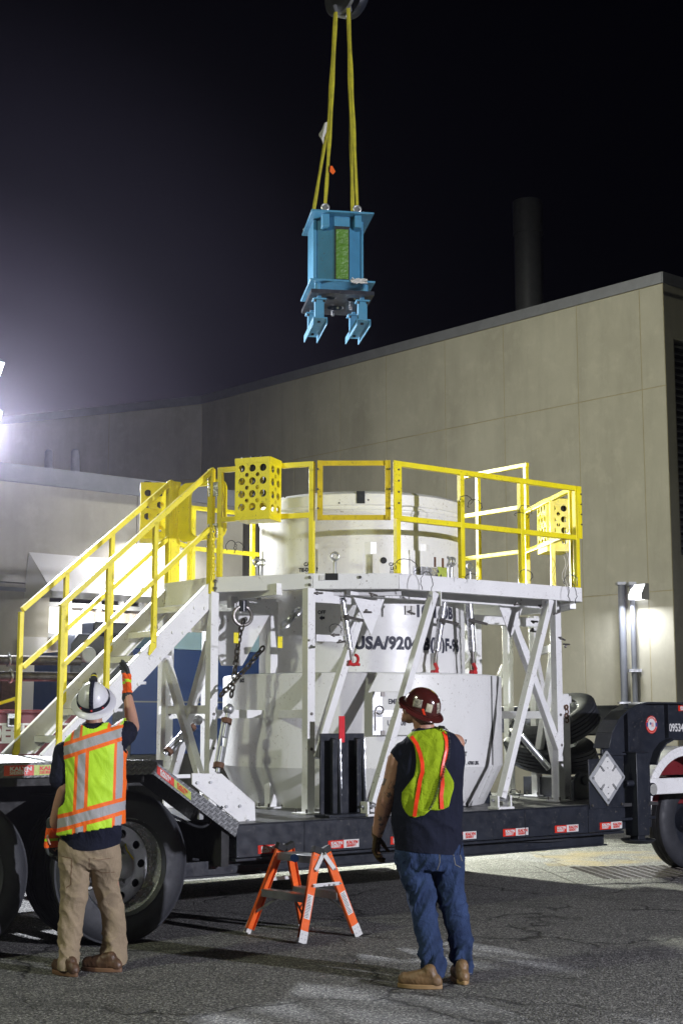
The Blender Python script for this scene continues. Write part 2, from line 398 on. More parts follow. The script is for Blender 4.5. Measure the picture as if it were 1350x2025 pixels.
cols0 = sorted([walls_u(p) for p in (1282, 1153, 1003, 884, 765, 672, 580, 490)])
cols0 = [c for c in cols0 if .1 < c < L01-.1]
rowz = [4.25, 8.55] 
big = paneled('concrete_building', 'tall concrete panel building filling the background on the right', [(C0.x, C0.y), (C1.x, C1.y), (C2.x, C2.y), (C3.x, C3.y)], ZT,
              [cols0, [3.2, 6.4], [3.5*k for k in range(1, 6)]], rowz, M['concrete'])
# the return face at the right corner, with the louvred opening
wr, lv = MB(), MB()
dR = Vector((TX, TY, 0)); nR = Vector((-TY, TX, 0))
c0 = Vector((C0.x, C0.y, 0))+dR*.02
def rq(s0, s1, z0, z1, mbx, t=.3, off=0.):
    mbx.prism([c0+dR*s0+Vector((0, 0, z0))+nR*off, c0+dR*s1+Vector((0, 0, z0))+nR*off, c0+dR*s1+Vector((0, 0, z1))+nR*off, c0+dR*s0+Vector((0, 0, z1))+nR*off], nR*t)
rq(0, .28, 0, ZT-.24, wr); rq(.28, 14, 0, 5.0, wr); rq(.28, 14, 9.6, ZT-.24, wr)
wr.parts('end_wall', M['concrete'], big, label='shaded end wall past the corner')
for k in range(30): 
    z = 5.02+k*.152
    lv.prism([c0+dR*.30+Vector((0, 0, z))+nR*.02, c0+dR*14+Vector((0, 0, z))+nR*.02, c0+dR*14+Vector((0, 0, z+.10))+nR*.16, c0+dR*.30+Vector((0, 0, z+.10))+nR*.16], (0, 0, .02))
lv.part('louvre', M['grey'], big)
lb = MB(); rq(.28, 14, 5.0, 9.6, lb, .05, .25); lb.part('louvre_backing', M['dark'], big)
rf = MB(); rf.prism([c0+Vector((0, 0, ZT-.5)), c0+dR*14+Vector((0, 0, ZT-.5)), c0+dR*14+nR*12+Vector((0, 0, ZT-.5)), c0+nR*12+Vector((0, 0, ZT-.5))], (0, 0, .1))
rf.part('roof', M['coping'], big)
cc = MB(); rq(-.05, 14, ZT-.24, ZT, cc, .45, -.04); cc.part('roof_coping', M['coping'], big)

# chimney behind the building
ch = aty(1042, 400, 44); chr_ = (aty(1070, 420, 44).x-aty(1014, 420, 44).x)/2
root = thing('chimney', 'round dark chimney stack rising behind the building roof', 'chimney', W0, (ch.x, 44, 0))
MB().lathe((ch.x, 44, 0), [(chr_, 0), (chr_*.97, ch.z-1.1)], n=40).part('stack', M['coping'], root)
MB().lathe((ch.x, 44, 0), [(chr_*1.04, ch.z-1.1), (chr_*1.04, ch.z), (chr_*.8, ch.z), (chr_*.8, ch.z-.6)], n=40).part('cap', M['coping'], root)
# roof vents seen above the low building
for px, w, yt in ((97, 8, 894), (150, 9, 893)):
    p = aty(px, yt, 29.5); q = aty(px+w, yt, 29.5)
    MB().lathe((p.x, 29.5, 0), [(q.x-p.x, 4), (q.x-p.x, p.z), ((q.x-p.x)*.6, p.z+.05), (0, p.z+.06)], n=20).solo('roof_vent', M['coping'],
        'stubby grey roof vent, the one %s the flood lamp glare' % ('nearer to' if px < 120 else 'farther from'), 'vent', org=(p.x, 29.5, 4), group='vents on the low roof')
M['conduit'] = mat('conduit_paint', (.15, .16, .19), .5)
# conduits and the wall lamp on the big building
wn_ = Vector((-d01.y, d01.x, 0)); wn_ = wn_ if wn_.y < 0 else -wn_      # towards the camera
def on_wall(px, py, off=.0):
    r = ray(px, py); a = Vector((C0.x, C0.y, 0))+wn_*off; n = wn_; o = Vector((0, 0, CAM_H))
    return o+r*((a-o).dot(n)/r.dot(n))
for px0, px1, yt, r, lab in ((1223, 1232, 1155, .075, 'thick grey pipe on the concrete wall, farther from the wall lamp'), (1244, 1253, 1155, .055, 'thin grey pipe on the concrete wall, right beside the wall lamp')):
    p = on_wall((px0+px1)/2, yt, .12); root = thing('wall_pipe', lab, 'pipe', W0, (p.x, p.y, 0), group='pipes on the concrete wall')
    MB().tube((p.x, p.y, .0), p, r, n=20).part('pipe', M['conduit'], root)
    c = MB().box((p.x-.13, p.y-.1, 1.95 if r > .06 else 2.6), (p.x+.13, p.y+.12, 1.99 if r > .06 else 2.66)); c.box((p.x-r-.02, p.y-.08, p.z-.02), (p.x+r+.02, p.y+.14, p.z+.04)); c.parts('pipe_clamp', M['steel'], root)
p = on_wall(1269, 1172, .0); 
lF = Matrix.Translation(p) @ (wn_.to_track_quat('-Y', 'Z').to_matrix().to_4x4())
root = thing('wall_lamp', 'lit wedge shaped lamp on the concrete wall at the right', 'lamp', lF)
h = MB(); w = .17
h.prism([(-w, 0, -.16), (-w, 0, .17), (-w, -.12, .17), (-w, -.27, -.05), (-w, -.27, -.16)], (.012, 0, 0)); h.prism([(w, 0, -.16), (w, 0, .17), (w, -.12, .17), (w, -.27, -.05), (w, -.27, -.16)], (-.012, 0, 0))
h.prism([(-w, 0, .17), (-w, -.12, .17), (w, -.12, .17), (w, 0, .17)], (0, 0, .012))
h.part('housing', M['grey'], root)
l = MB(); l.prism([(-w+.015, -.115, .165), (-w+.015, -.262, -.05), (-w+.015, -.262, -.15), (-w+.015, -.03, -.15)], (2*w-.03, 0, 0)); l.part('lens', emat('lamp_lens', (.95, .97, 1.0), 4), root)
pl = bpy.data.lights.new('wall_lamp_light', 'AREA'); pl.shape = 'RECTANGLE'; pl.size = .45; pl.size_y = .3; pl.energy = 85; pl.color = (.93, .95, 1.0); po = bpy.data.objects.new('wall_lamp_light', pl); COL.objects.link(po)
po.parent = root; po.location = (0, -.46, -.16); po.rotation_euler = (R_(-18), 0, 0)

# ---------------------------------------------------------------- low building on the left
LZ = 5.6
a, b = atz(0, 915, LZ), atz(465, 975, LZ); dL = Vector((TX, TY, 0)); nL = Vector((-TY, TX, 0))
LF = Matrix.Translation((a.x, a.y, 0)) @ Matrix.Rotation(math.pi/2-AZ, 4, 'Z')   # x along the facade, y away
LFI = LF.inverted()
def lpt(px, py, off=0.):     # point on the low facade, off metres in front
    c = LFI @ Vector((0, 0, CAM_H)); r = LFI.to_3x3() @ ray(px, py); return c+r*((-off-c.y)/r.y)
root = thing('low_building', 'low grey building at the left with a dock hood in its wall', 'building', LF, (0, 0, 0))
end = lpt(482, 1000).x; dx0, dx1 = lpt(95, 1300).x, lpt(290, 1300).x; dz = lpt(95, 1178).z
w = MB(); w.box((-8, 0, 0), (dx0, .3, 3.72)); w.box((dx1, 0, 0), (end-1.6, .3, 3.72)); w.box((dx0, 0, dz), (dx1, .3, 3.72)); w.box((end-1.6, 0, 2.95), (end, .3, 3.72)); w.box((end-.12, 0, 0), (end, .3, 2.95))
w.box((end-1.6, .3, 0), (end-1.5, 3, 3)); w.box((-8, .3, 0), (-7.9, 6, 3.7))
w.box((-8, .02, 3.745), (lpt(272, 1000).x, .3, LZ-.28)); w.box((lpt(272, 1000).x+.02, .02, 3.745), (end, .3, LZ-.28)); w.box((end-.3, .3, 0), (end, 7, LZ-.28))
w.part('wall', M['concrete2'], root)
MB().box((-8, -.06, LZ-.28), (end+.05, .4, LZ)).part('roof_coping', M['coping'], root)
MB().box((-8, -.035, 3.60), (lpt(55, 1110).x, .0, 3.66)).part('drip_ledge', M['coping'], root)
MB().box((-8, .45, LZ-.4), (end, 7, LZ-.3)).part('roof', M['coping'], root)
MB().box((end-1.5, 1.2, 0), (end-.12, 1.25, 3)).part('shutter', M['grey'], root)
# dock hood
hx0, hx1 = lpt(57, 1092).x, lpt(300, 1110).x; ht = lpt(57, 1092).z; hb = lpt(48, 1185).z
N = NT('hood_canvas'); N.col(N.mix(N.noise(2, 4), (.62, .61, .60), (.74, .73, .72))); N.b.inputs['Roughness'].default_value = .7; M['hood'] = N.m
hd = MB(); o = .62
hd.add([(hx0, -.01, ht), (hx1-.1, -.01, ht), (hx1+.05, -.01, hb), (hx0-.06, -.01, hb), (hx0+.12, -o, hb), (hx1-.1, -o, hb), (hx0+.1, -o, hb+.10), (hx1-.1, -o, hb+.10)],
       [(0, 1, 7, 6), (6, 7, 5, 4), (0, 6, 4, 3), (1, 2, 5, 7)])
o_ = hd.part('dock_hood', M['hood'], root, label='pale sloping hood over the dock opening', smooth=None)
sm = o_.modifiers.new('s', 'SOLIDIFY'); sm.thickness = .03
# opening: frame, a pane with its own glow and weathered boards
fr = MB(); zz1 = dz
for x in (dx0+.02, dx0+.42, dx0+.95, dx1-.42, dx1-.03): fr.box((x-.03, .1, 0), (x+.03, .18, zz1))
for z in (zz1-.12, zz1-.62): fr.box((dx0, .095, z-.035), (dx1, .185, z+.035))
f_ = fr.part('dock_frame', M['grey'], root)
N = NT('weathered_boards'); vv = N.map(N.co(), (1, 1, .2)); N.col(N.mix(N.rng(N.noise(3, 6, .7, vv, .6), .35, .65), (.30, .22, .16), (.66, .62, .56))); N.b.inputs['Roughness'].default_value = .85
MB().box((dx0, .22, 0), (dx1, .28, zz1-.65)).part('dock_boards', N.m, root)
MB().box((dx0, .22, zz1-.6), (dx0+.4, .25, zz1-.15)).part('window_pane', emat('glow_pane', (1, .98, .93), 1.6), f_)  # pane emits its own even glow, no source behind it
MB().box((dx0+.45, .22, zz1-.6), (dx1, .25, zz1-.15)).part('curtain', N.m, root, label='stained strip curtain behind the frame')
sp = MB().box((dx0-.45, -.03, 0), (dx0-.04, -.005, 2.9)); sp.part('dock_seal', M['hood'], root)
# lamp on the low building (behind the stair's yellow box)
p = lpt(322, 1052, .35)
r2 = thing('wall_lamp', 'lamp on the low building, hidden in glare behind the yellow stair rail', 'lamp', LF, (p.x, 0, p.z))
MB().box((p.x-.15, -.34, p.z-.02), (p.x+.15, -.0, p.z+.08)).part('housing', M['grey'], r2, b=.01)
MB().box((p.x-.12, -.32, p.z-.045), (p.x+.12, -.08, p.z-.022)).part('lens', emat('lamp_lens_two', (.95, .95, 1.0), 12), r2)
pl = bpy.data.lights.new('wall_lamp_light', 'AREA'); pl.size = .25; pl.energy = 270; pl.color = (.96, .94, 1.0); po = bpy.data.objects.new('wall_lamp_light', pl); COL.objects.link(po)
po.parent = r2; po.location = (0, -.24, -.06); po.rotation_euler = (R_(-22), 0, 0)

r3 = thing('dock_fill', 'added fill light under the pale dock hood', 'lamp', LF, ((dx0+dx1)/2, -.3, dz-.02))
MB().box(((dx0+dx1)/2-.5, -.34, dz+.0), ((dx0+dx1)/2+.5, -.24, dz+.06)).part('housing', M['grey'], r3)  # lamp added under the hood to brighten the dock boards
pl = bpy.data.lights.new('dock_fill_light', 'AREA'); pl.shape = 'RECTANGLE'; pl.size = .9; pl.size_y = .08; pl.energy = 60; pl.color = (1, .97, .9); po = bpy.data.objects.new('dock_fill_light', pl); COL.objects.link(po)
po.parent = r3; po.location = (0, .01, -.01); po.rotation_euler = (R_(20), 0, 0)
# ---------------------------------------------------------------- portable light tower at the left edge
lp = aty(-30, 822, 17.0)
root = thing('light_tower', 'portable light tower with glaring flood lamps at the left edge', 'light tower', W0, (lp.x-.25, 17.1, 0))
m_ = MB(); m_.tube((lp.x-.25, 17.1, .5), (lp.x-.25, 17.1, 3.2), .06); m_.tube((lp.x-.25, 17.1, 3.2), (lp.x-.25, 17.1, lp.z+.7), .04); m_.part('mast', M['steel'], root)
MB().bar((lp.x-.6, 17.1, lp.z), (lp.x+.05, 17.1, lp.z), .05).bar((lp.x-.6, 17.1, lp.z+.62), (lp.x+.05, 17.1, lp.z+.62), .05).part('crossbar', M['steel'], root)
MB().box((lp.x-1.6, 16.6, .35), (lp.x+.1, 17.7, 1.3)).part('generator_body', M['yellow'], root, b=.03)
wh = MB()
for q in (16.55, 17.75): wh.lathe((lp.x-.7, q, .3), [(.1, -.09), (.28, -.09), (.3, 0), (.28, .09), (.1, .09)], (0, 1, 0), 28)
wh.part('wheel', M['rubber'], root)
for dx, dz_ in ((.1, 0), (.1, .62), (-.5, 0), (-.5, .62)):
    q = Vector((lp.x+dx-.06, 17.0, lp.z+dz_)); s_ = MB()
    hF = (Vector((1.5, 11.5, 1.0))-q).normalized(); sx_ = hF.cross(Vector((0, 0, 1))).normalized(); uz = sx_.cross(hF)
    s_.obox(q, sx_*.15, hF*.06, uz*.11)
    hh = s_.part('lamp_head', M['black'], root, b=.01)
    MB().obox(q+hF*.065, sx_*.135, hF*.003, uz*.095).part('lamp_lens', emat('flood_lens', (.92, .95, 1.0), 30), hh)

# drain grate in the yard
gc = atz(1265, 1728, 0); root = thing('drain_grate', 'iron drain grate set in the asphalt at the right', 'drain', Matrix.Translation((gc.x, gc.y, 0)) @ Matrix.Rotation(R_(8), 4, 'Z'))
N_ = 11; fr = MB()
for k in range(N_+1):
    t = -.62+1.24*k/N_; fr.box((t-.018, -.62, .004), (t+.018, .62, .022)); fr.box((-.62, t-.018, .005), (.62, t+.018, .021))
fr.part('grate', M['chain'], root)
ap = MB(); ap.prism([(-.95, -.9, .003), (1.2, -.82, .003), (1.15, -.62, .02), (-.62, -.62, .02)], (0, 0, .004)); ap.prism([(-.95, -.9, .003), (-.62, -.62, .02), (-.62, .62, .02), (-.9, .9, .003)], (0, 0, .004))
ap.parts('apron', M['asphalt'], root)
MB().box((-.6, -.6, .001), (.6, .6, .003)).part('dark_pit_sheet', M['dark'], root)  # flat dark sheet under the grate in place of an open pit
# ================================================================ TRAILER
DZ, FZ, BW = .81, 1.31, 3.6          # deck height, fender deck height, width
tr = thing('lowbed_trailer', 'black lowbed trailer carrying the white cask and platform', 'trailer', TR, (0, 0, 0))
d = MB(); d.box((.93, .012, DZ-.03), (6.0, BW, DZ)); d.part('deck', M['deck'], tr)
sr = MB()
sr.box((.95, 0, .56), (5.44, .02, DZ-.004)); sr.box((.93, -.02, .535), (5.44, .14, .556)); sr.box((.9, -.004, DZ-.002), (5.44, .05, DZ+.006))
sr.part('side_rail', M['black'], tr, b=.004)
lo = MB(); lo.box((.4, .16, .43), (5.35, .20, .534)); lo.box((.4, .12, .415), (5.35, .26, .429)); lo.box((.4, 1.2, .43), (5.35, 1.3, .75)); lo.box((.4, 2.3, .43), (5.35, 2.4, .75)); lo.box((.95, 3.5, .5), (5.44, 3.6, .8))
for k in range(7): lo.box((.9+k*.75, .2, .6), (.98+k*.75, 3.5, .7))
lo.parts('chassis_beam', M['black'], tr)
# fender deck over the wheels, diamond plate with a bright edge
fd = MB(); fd.box((-5, .004, FZ-.02), (.2, BW, FZ)); fd.prism([(.2, .004, FZ-.02), (.2, .004, FZ), (.97, .004, DZ+.012), (.95, .004, DZ-.01)], (0, .62, 0))
fd.part('fender_deck', M['plate'], tr)
fe = MB(); fe.prism([(-5, -.012, FZ-.1), (.19, -.012, FZ-.1), (.19, -.012, FZ+.004), (-5, -.012, FZ+.004)], (0, .014, 0))
fe.prism([(.19, -.012, FZ-.1), (.93, -.012, .72), (.965, -.012, DZ+.012), (.19, -.012, FZ+.004)], (0, .014, 0))
fe.part('fender_edge', M['plate'], tr)
fw = MB(); fw.box((-5, 1.0, .5), (.9, 1.1, FZ-.03)); fw.box((-5, 2.5, .5), (.9, 2.6, FZ-.03)); fw.box((-.02+.85, .03, .5), (.9, 3.5, FZ-.5)); fw.box((-.72, .9, .9), (-.64, 2.7, FZ-.03)); fw.box((-5, .05, FZ-.16), (.15, .12, FZ-.021))
fw.parts('wheel_arch', M['dark'], tr)
sus = MB()
for u in (0, -1.3): sus.tube((u, .5, .549), (u, 3.1, .549), .075); sus.box((u-.3, .86, .62), (u+.3, .96, .72))
sus.part('axle', M['dark'], tr)
mf = MB(); mf.box((.62, .02, .86), (.66, .05, 1.03)); mf.part('marker_lamp', M['grey'], tr, b=.005)
def wheel(u, v, flip=1):
    R, w = .549, .275
    t = MB(); y0 = v
    prof = [(.325, .03), (.345, .005), (.40, -.004), (.47, .004), (.515, .02), (.535, .045)]
    for k in range(4):
        a = .045+k*.0465; prof += [(R, a+.004), (R, a+.034), (R-.014, a+.036), (R-.014, a+.046)]
    prof += [(R, .235), (.535, .235), (.515, .255), (.47, .272), (.40, .28), (.345, .27), (.325, .245)]
    if flip < 0: prof = [(r, .275-h) for r, h in prof]
    t.lathe((u, v, R), prof, (0, 1, 0), 64, closed_prof=True)
    o = t.part('tyre', M['rubber'], tr)
    m = MB()
    pr = [(.345, .0), (.352, .012), (.335, .02), (.318, .05), (.305, .16), (.29, .20), (.17, .185)]
    pr2 = [(.17, .185), (.165, .15), (.09, .145)]
    if flip < 0: pr = [(r, .275-h) for r, h in pr]; pr2 = [(r, .275-h) for r, h in pr2]
    m.lathe((u, v, R), pr[:6], (0, 1, 0), 64)
    rim = m.part('rim', M['bright'], o)
    if flip > 0:
        # wheel disc with ten hand holes
        cu = bpy.data.curves.new('p', 'CURVE'); cu.dimensions = '2D'; cu.fill_mode = 'BOTH'; cu.extrude = .006
        def poly(pts):
            sp = cu.splines.new('POLY'); sp.points.add(len(pts)-1); sp.use_cyclic_u = True
            for i, p in enumerate(pts): sp.points[i].co = (p[0], p[1], 0, 1)
        poly([(.293*math.cos(2*math.pi*k/60), .293*math.sin(2*math.pi*k/60)) for k in range(60)])
        for j in range(10):
            a = 2*math.pi*j/10; poly([(.235*math.cos(a)+.031*math.cos(q), .235*math.sin(a)+.031*math.sin(q)) for q in [2*math.pi*k/16 for k in range(16)]])
        poly([(.1*math.cos(2*math.pi*k/30), .1*math.sin(2*math.pi*k/30)) for k in range(30)])
        vs, fs = curve_mesh(cu); dm = MB(); dm.add([Vector((u+p.x, v+.185+p.z, R+p.y)) for p in vs], fs); dm.part('wheel_disc', M['alu'], o)
        hm = MB(); hm.lathe((u, v, R), [(.185, .182), (.18, .165), (.12, .16), (.10, .10), (.085, .02), (.05, .01), (0, .01)], (0, 1, 0), 32)
        for j in range(10):
            a = 2*math.pi*(j+.5)/10; hm.tube((u+.145*math.cos(a), v+.13, R+.145*math.sin(a)), (u+.145*math.cos(a), v+.165, R+.145*math.sin(a)), .017, n=6)
        hm.part('hub', M['steel'], o)
for u in (0, -1.3, -2.6):
    wheel(u, .03); wheel(u, .345, -1)
    wheel(u, 2.95, 1)
tl = MB(); tl.path([(.09, .2, .70), (.06, .12, .66), (.10, .1, .60), (.12, .15, .54)], .006); tl.part('valve_hose', M['yellow'], tr)
# gooseneck
def pl(pts, v): 
    return [Vector((vpl(x, y, v).x, v, vpl(x, y, v).z)) for x, y in pts]
arc_top = [(1190, 1480), (1196, 1450), (1208, 1425), (1226, 1406), (1245, 1395), (1268, 1390)]
arc_lo = [(1350, 1462), (1318, 1462), (1303, 1470), (1291, 1487), (1284, 1512)]
gp = pl(arc_top, .1); ge = Vector((9.5, .1, gp[-1].z+.005)); gl = pl(arc_lo, .1); ge2 = Vector((9.5, .1, gl[0].z))
poly = [Vector((gp[0].x-.03, .1, .56))]+gp+[ge, ge2]+gl+[Vector((gl[-1].x, .1, .56))]
gn = MB(); gn.prism(poly, (0, .03, 0))
far = [Vector((7.1, .1, 1.42)), Vector((7.1, .1, 1.6)), Vector((7.3, .1, ge.z)), ge, ge2]
for q_ in (1.45, 2.9): gn.prism([p+Vector((0, q_, 0)) for p in far], (0, .03, 0))
tops = gp+[ge]; lows = gl[::-1]+[ge2]
for off in (0,):
    for P_ in (tops, lows):
        for i in range(len(P_)-1): gn.bar(P_[i]+Vector((0, off+.01, 0)), P_[i+1]+Vector((0, off+.01, 0)), .2, .018)
for u in (6.9, 7.6, 9.0): gn.box((u, .13, 1.46), (u+.05, 3.1, gp[-1].z-.02))
gn.box((6.85, .1, 1.75), (9.5, 3.1, 1.77))
gn.part('gooseneck', M['black'], tr, b=.004)
gs = MB(); 
for x in (5.62, 6.245): gs.box((x, .05, 1.2 if x < 6 else 1.43), (x+.015, .1, gp[-1].z-.01))
gs.box((5.2, .06, 1.27), (5.68, .1, 1.29)); gs.parts('stiffener', M['black'], tr)
# landing leg
ll = MB(); ll.box((5.60, -.06, .5), (5.77, .10, 1.29)); ll.box((5.585, -.075, 1.29), (5.785, .1, 1.30)); ll.box((5.63, -.03, .44), (5.74, .07, .52)); ll.tube((5.50, -.0, 1.0), (5.62, -.0, 1.0), .03); ll.tube((5.42, .02, .66), (5.95, .02, .66), .015)
leg = ll.part('landing_leg', M['black'], tr, b=.006)
ft = MB(); ft.lathe((5.685, .02, .44), [(0, 0), (.07, 0), (.13, -.012), (.17, .02), (.165, .028), (.125, .0), (.05, .03)], n=28); ft.part('foot_pad', M['black'], leg)
# placard board
pb = MB(); pb.prism([(4.965, -.012, .775), (5.455, -.012, .775), (5.455, -.012, 1.24), (4.965, -.012, 1.24)], (0, .012, 0)); pb.part('placard_board', M['black'], tr, b=.003)
bl = MB()
for u in (5.0, 5.21, 5.42): bl.tube((u, -.024, .81), (u, -.012, .81), .013, n=8)
bl.parts('bolt', M['bolt'], tr)
cx_, cz_, hh, hw = 5.205, 1.065, .247, .25
def rdia(s): # rounded diamond
    pts = []
    for k in range(4):
        a = math.pi/2*k; c = Vector((math.cos(a)*hw*s*.93, math.sin(a)*hh*s*.93))
        for q in (-.7, -.35, 0, .35, .7): pts.append((cx_+c.x+.022*math.cos(a+q), cz_+c.y+.022*math.sin(a+q)))
    return pts
pc = MB(); pc.prism([(x, -.032, z) for x, z in rdia(1)], (0, .012, 0)); ph_ = pc.part('placard_holder', M['grey'], tr, label='diamond shaped placard holder, blank', b=.002)
pc = MB(); pc.prism([(x, -.036, z) for x, z in rdia(.76)], (0, .003, 0)); pc.part('placard_face', M['tape_w'], ph_)
pc = MB()
for a in (45, 135, 225, 315): 
    c = Vector((cx_+.118*math.cos(R_(a)), -.045, cz_+.118*math.sin(R_(a)))); t = Vector((math.cos(R_(a)), 0, math.sin(R_(a))))
    pc.bar(c-t*.03, c+t*.03, .014, .01, up=(0, 1, 0)); pc.bar(c+t*.03+Vector((-.012, 0, .01)), c+t*.03+Vector((.012, 0, -.01)), .006, .01, up=(0, 1, 0))
for a in (0, 90, 180, 270): pc.tube((cx_+.21*math.cos(R_(a)), -.045, cz_+.21*math.sin(R_(a))), (cx_+.21*math.cos(R_(a)), -.03, cz_+.21*math.sin(R_(a))), .012, n=10)
for q in (.09, .15, -.09, -.15): pc.tube((cx_, -.042, cz_+q), (cx_, -.034, cz_+q), .006, n=8)
pc.parts('placard_clip', M['steel'], ph_)
# reflective decals
def decal(u0, u1, z0, z1, v=-.004, cl=('tape_r', 'tape_w'), slope=0):
    um = (u0+u1)/2; s = slope
    a = MB(); a.prism([(u0, v, z0), (um, v, z0+s/2), (um, v, z1+s/2), (u0, v, z1)], (0, .002, 0)); A_ = a.part('reflective_decal', M[cl[0]], tr)
    b = MB(); b.prism([(um, v, z0+s/2), (u1, v, z0+s), (u1, v, z1+s), (um, v, z1+s/2)], (0, .002, 0)); b.part('decal_half', M[cl[1]], A_)
    h = (z1-z0); ax = Vector((u1-u0, 0, s)).normalized()
    for q, c in ((.09, 'tape_w' if cl[0] == 'tape_r' else 'tape_y'), (.59, 'tape_r')):
        o = Vector((u0+(u1-u0)*q, v-.002, z0+s*q+h*.5)); text_part('decal_text', 'KALYN', M[c], A_, o, ax, (0, 0, 1), h*.50, .002, (u1-u0)*.36/(h*.5*3.1))
        text_part('decal_text', 'SIEBERT', M[c], A_, o-Vector((0, 0, h*.36)), ax, (0, 0, 1), h*.40, .001, (u1-u0)*.36/(h*.4*4.0))
for u0, u1 in ((4.49, 4.81), (5.11, 5.43), (3.82, 4.14), (3.17, 3.49), (1.84, 2.16), (1.15, 1.47), (2.5, 2.82)): decal(u0, u1, .58, .645)
decal(-1.0, -.55, 1.225, 1.295, -.016, ('tape_r', 'tape_y')); decal(-.70-.9, -1.15, 1.225, 1.295, -.016, ('tape_y', 'tape_r'))
decal(.22, .52, 1.215, 1.275, -.016, ('tape_r', 'tape_y'), -.205)
decal(6.47, 6.83, 1.70, 1.755, .096)
text_part('unit_number', '09534', M['tape_w'], tr, vpl(1322, 1446, .096), (1, 0, 0), (0, 0, 1), .108, .003, .88)
for k_, (pts, lab) in enumerate((([(5.3, .2, .50), (5.0, .14, .52), (4.6, .10, .50), (4.0, .14, .515), (3.0, .14, .50), (2.0, .14, .52), (1.2, .13, .49), (.7, .3, .55)], 'air_hose'), ([(.85, .05, .95), (.7, .1, .8), (.5, .3, .9), (.2, .7, 1.0), (-.4, .9, 1.05)], 'air_hose'))):
    sm = []; P_ = [Vector(p) for p in pts]
    for i in range(len(P_)-1):
        a_, b2, c2, d2 = P_[max(i-1, 0)], P_[i], P_[i+1], P_[min(i+2, len(P_)-1)]
        for q in range(8):
            t = q/8; sm.append(.5*(2*b2+(c2-a_)*t+(2*a_-5*b2+4*c2-d2)*t*t+(3*b2-a_-3*c2+d2)*t**3))
    h_ = MB(); h_.path(sm, .011, 7); h_.part(lab, M['rubber'], tr)
wl = MB()
for u in (1.6, 2.4, 3.3, 4.1, 4.95): wl.box((u, -.006, .557), (u+.008, .0, DZ-.006))
wl.parts('weld_seam', M['black'], tr)
# round seal on the gooseneck
sc_ = vpl(1287, 1433, .096); 
def disc(r, y, m, par, n=40, r0=0):
    b_ = MB(); b_.lathe((sc_.x, y, sc_.z), [(r, 0), (r0, 0)], (0, 1, 0), n); return b_.part('seal_ring', m, par, smooth=None)
s0 = MB(); s0.lathe((sc_.x, .094, sc_.z), [(.088, .004), (.088, 0), (0, 0)], (0, 1, 0), 40); seal = s0.part('round_seal', M['tape_r'], tr, label='round red and white seal sticker', smooth=None)
disc(.060, .0925, M['tape_w'], seal); disc(.080, .0930, M['tape_w'], seal, r0=.078)
for a in (0, 180): 
    b_ = MB(); b_.obox((sc_.x+.07*math.cos(R_(a)), .092, sc_.z), (.012, 0, 0), (0, .0005, 0), (0, 0, .02)); b_.part('seal_mark', M['navy'], seal)
fl = MB()
for k in range(4): fl.box((sc_.x-.005, .0915, sc_.z-.018+k*.010), (sc_.x+.03, .092, sc_.z-.013+k*.010))
fl.part('seal_flag', M['tape_r'], seal); MB().box((sc_.x-.028, .0915, sc_.z-.0), (sc_.x-.006, .092, sc_.z+.022)).part('seal_flag', M['navy'], seal)
for k in range(9):
    a = R_(150-k*15); o = Vector((sc_.x+.066*math.cos(a), .0915, sc_.z+.066*math.sin(a)))
    text_part('seal_text', 'TRAILER US'[k], M['tape_w'], seal, o, (math.sin(a), 0, -math.cos(a)), (math.cos(a), 0, math.sin(a)), .02, .001)
# black retaining bracket with two ribs in front of the cask, red tape on it
bk = thing('retaining_bracket', 'black ribbed steel bracket standing against the cask foot', 'bracket', TR, (2.23, .3, DZ))
b_ = MB(); b_.box((2.0, .30, DZ), (2.47, .32, 1.495)); b_.box((1.95, .12, DZ+.001), (2.52, .33, DZ+.025)); b_.part('plate', M['black'], bk, b=.003)
b_ = MB()
for u in (2.10, 2.36): b_.prism([(u, .30, DZ+.03), (u, .16, DZ+.03), (u, .20, 1.45), (u, .30, 1.46)], (.022, 0, 0)); b_.box((u-.05, .20, DZ+.03), (u+.0, .215, 1.45))
b_.parts('rib', M['black'], bk, b=.003)
b_ = MB(); random.seed(3)
for u in (2.10, 2.36):
    pts = [(u+.026, .185+(z-.85)*.02, z) for z in [.85+k*.02 for k in range(31)]]; b_.path(pts, .01, 6, radii=[random.uniform(.004, .011) for _ in pts])
b_.part('weld_bead', M['steel'], bk)
b_ = MB(); b_.box((2.19, .292, 1.42), (2.25, .299, 1.64)); b_.solo('tape_strip', M['redtape'], 'strip of red tape stuck from the bracket up onto the cask', 'tape', TR, (2.22, .295, 1.42))
# white ramp toe plate
tp_ = MB(); P_ = [vpl(x, y, .3) for x, y in [(380, 1529), (439, 1530), (504, 1587), (506, 1628), (482, 1633), (380, 1551)]]
tp_.prism([(p.x, .3, p.z) for p in P_], (0, .012, 0)); tp_.prism([(P_[1].x, .3, P_[1].z), (P_[2].x, .3, P_[2].z), (P_[2].x, .3, P_[2].z-.012), (P_[1].x, .3, P_[1].z-.012)], (0, .07, 0))
tp_.box((.5, .302, DZ+.35), (.72, .31, 1.19))
t_ = thing('toe_board', 'white bolted sloping board beside the diamond plate ramp', 'board', TR, (1.0, .3, .8)); tp_.part('board', M['white'], t_, b=.003)
b_ = MB()
for x, y in ((391, 1548), (417, 1547), (448, 1595), (475, 1594), (490, 1623)): q = vpl(x, y, .29); b_.tube((q.x, .285, q.z), (q.x, .3, q.z), .012, n=10)
b_.parts('bolt', M['steel'], t_)

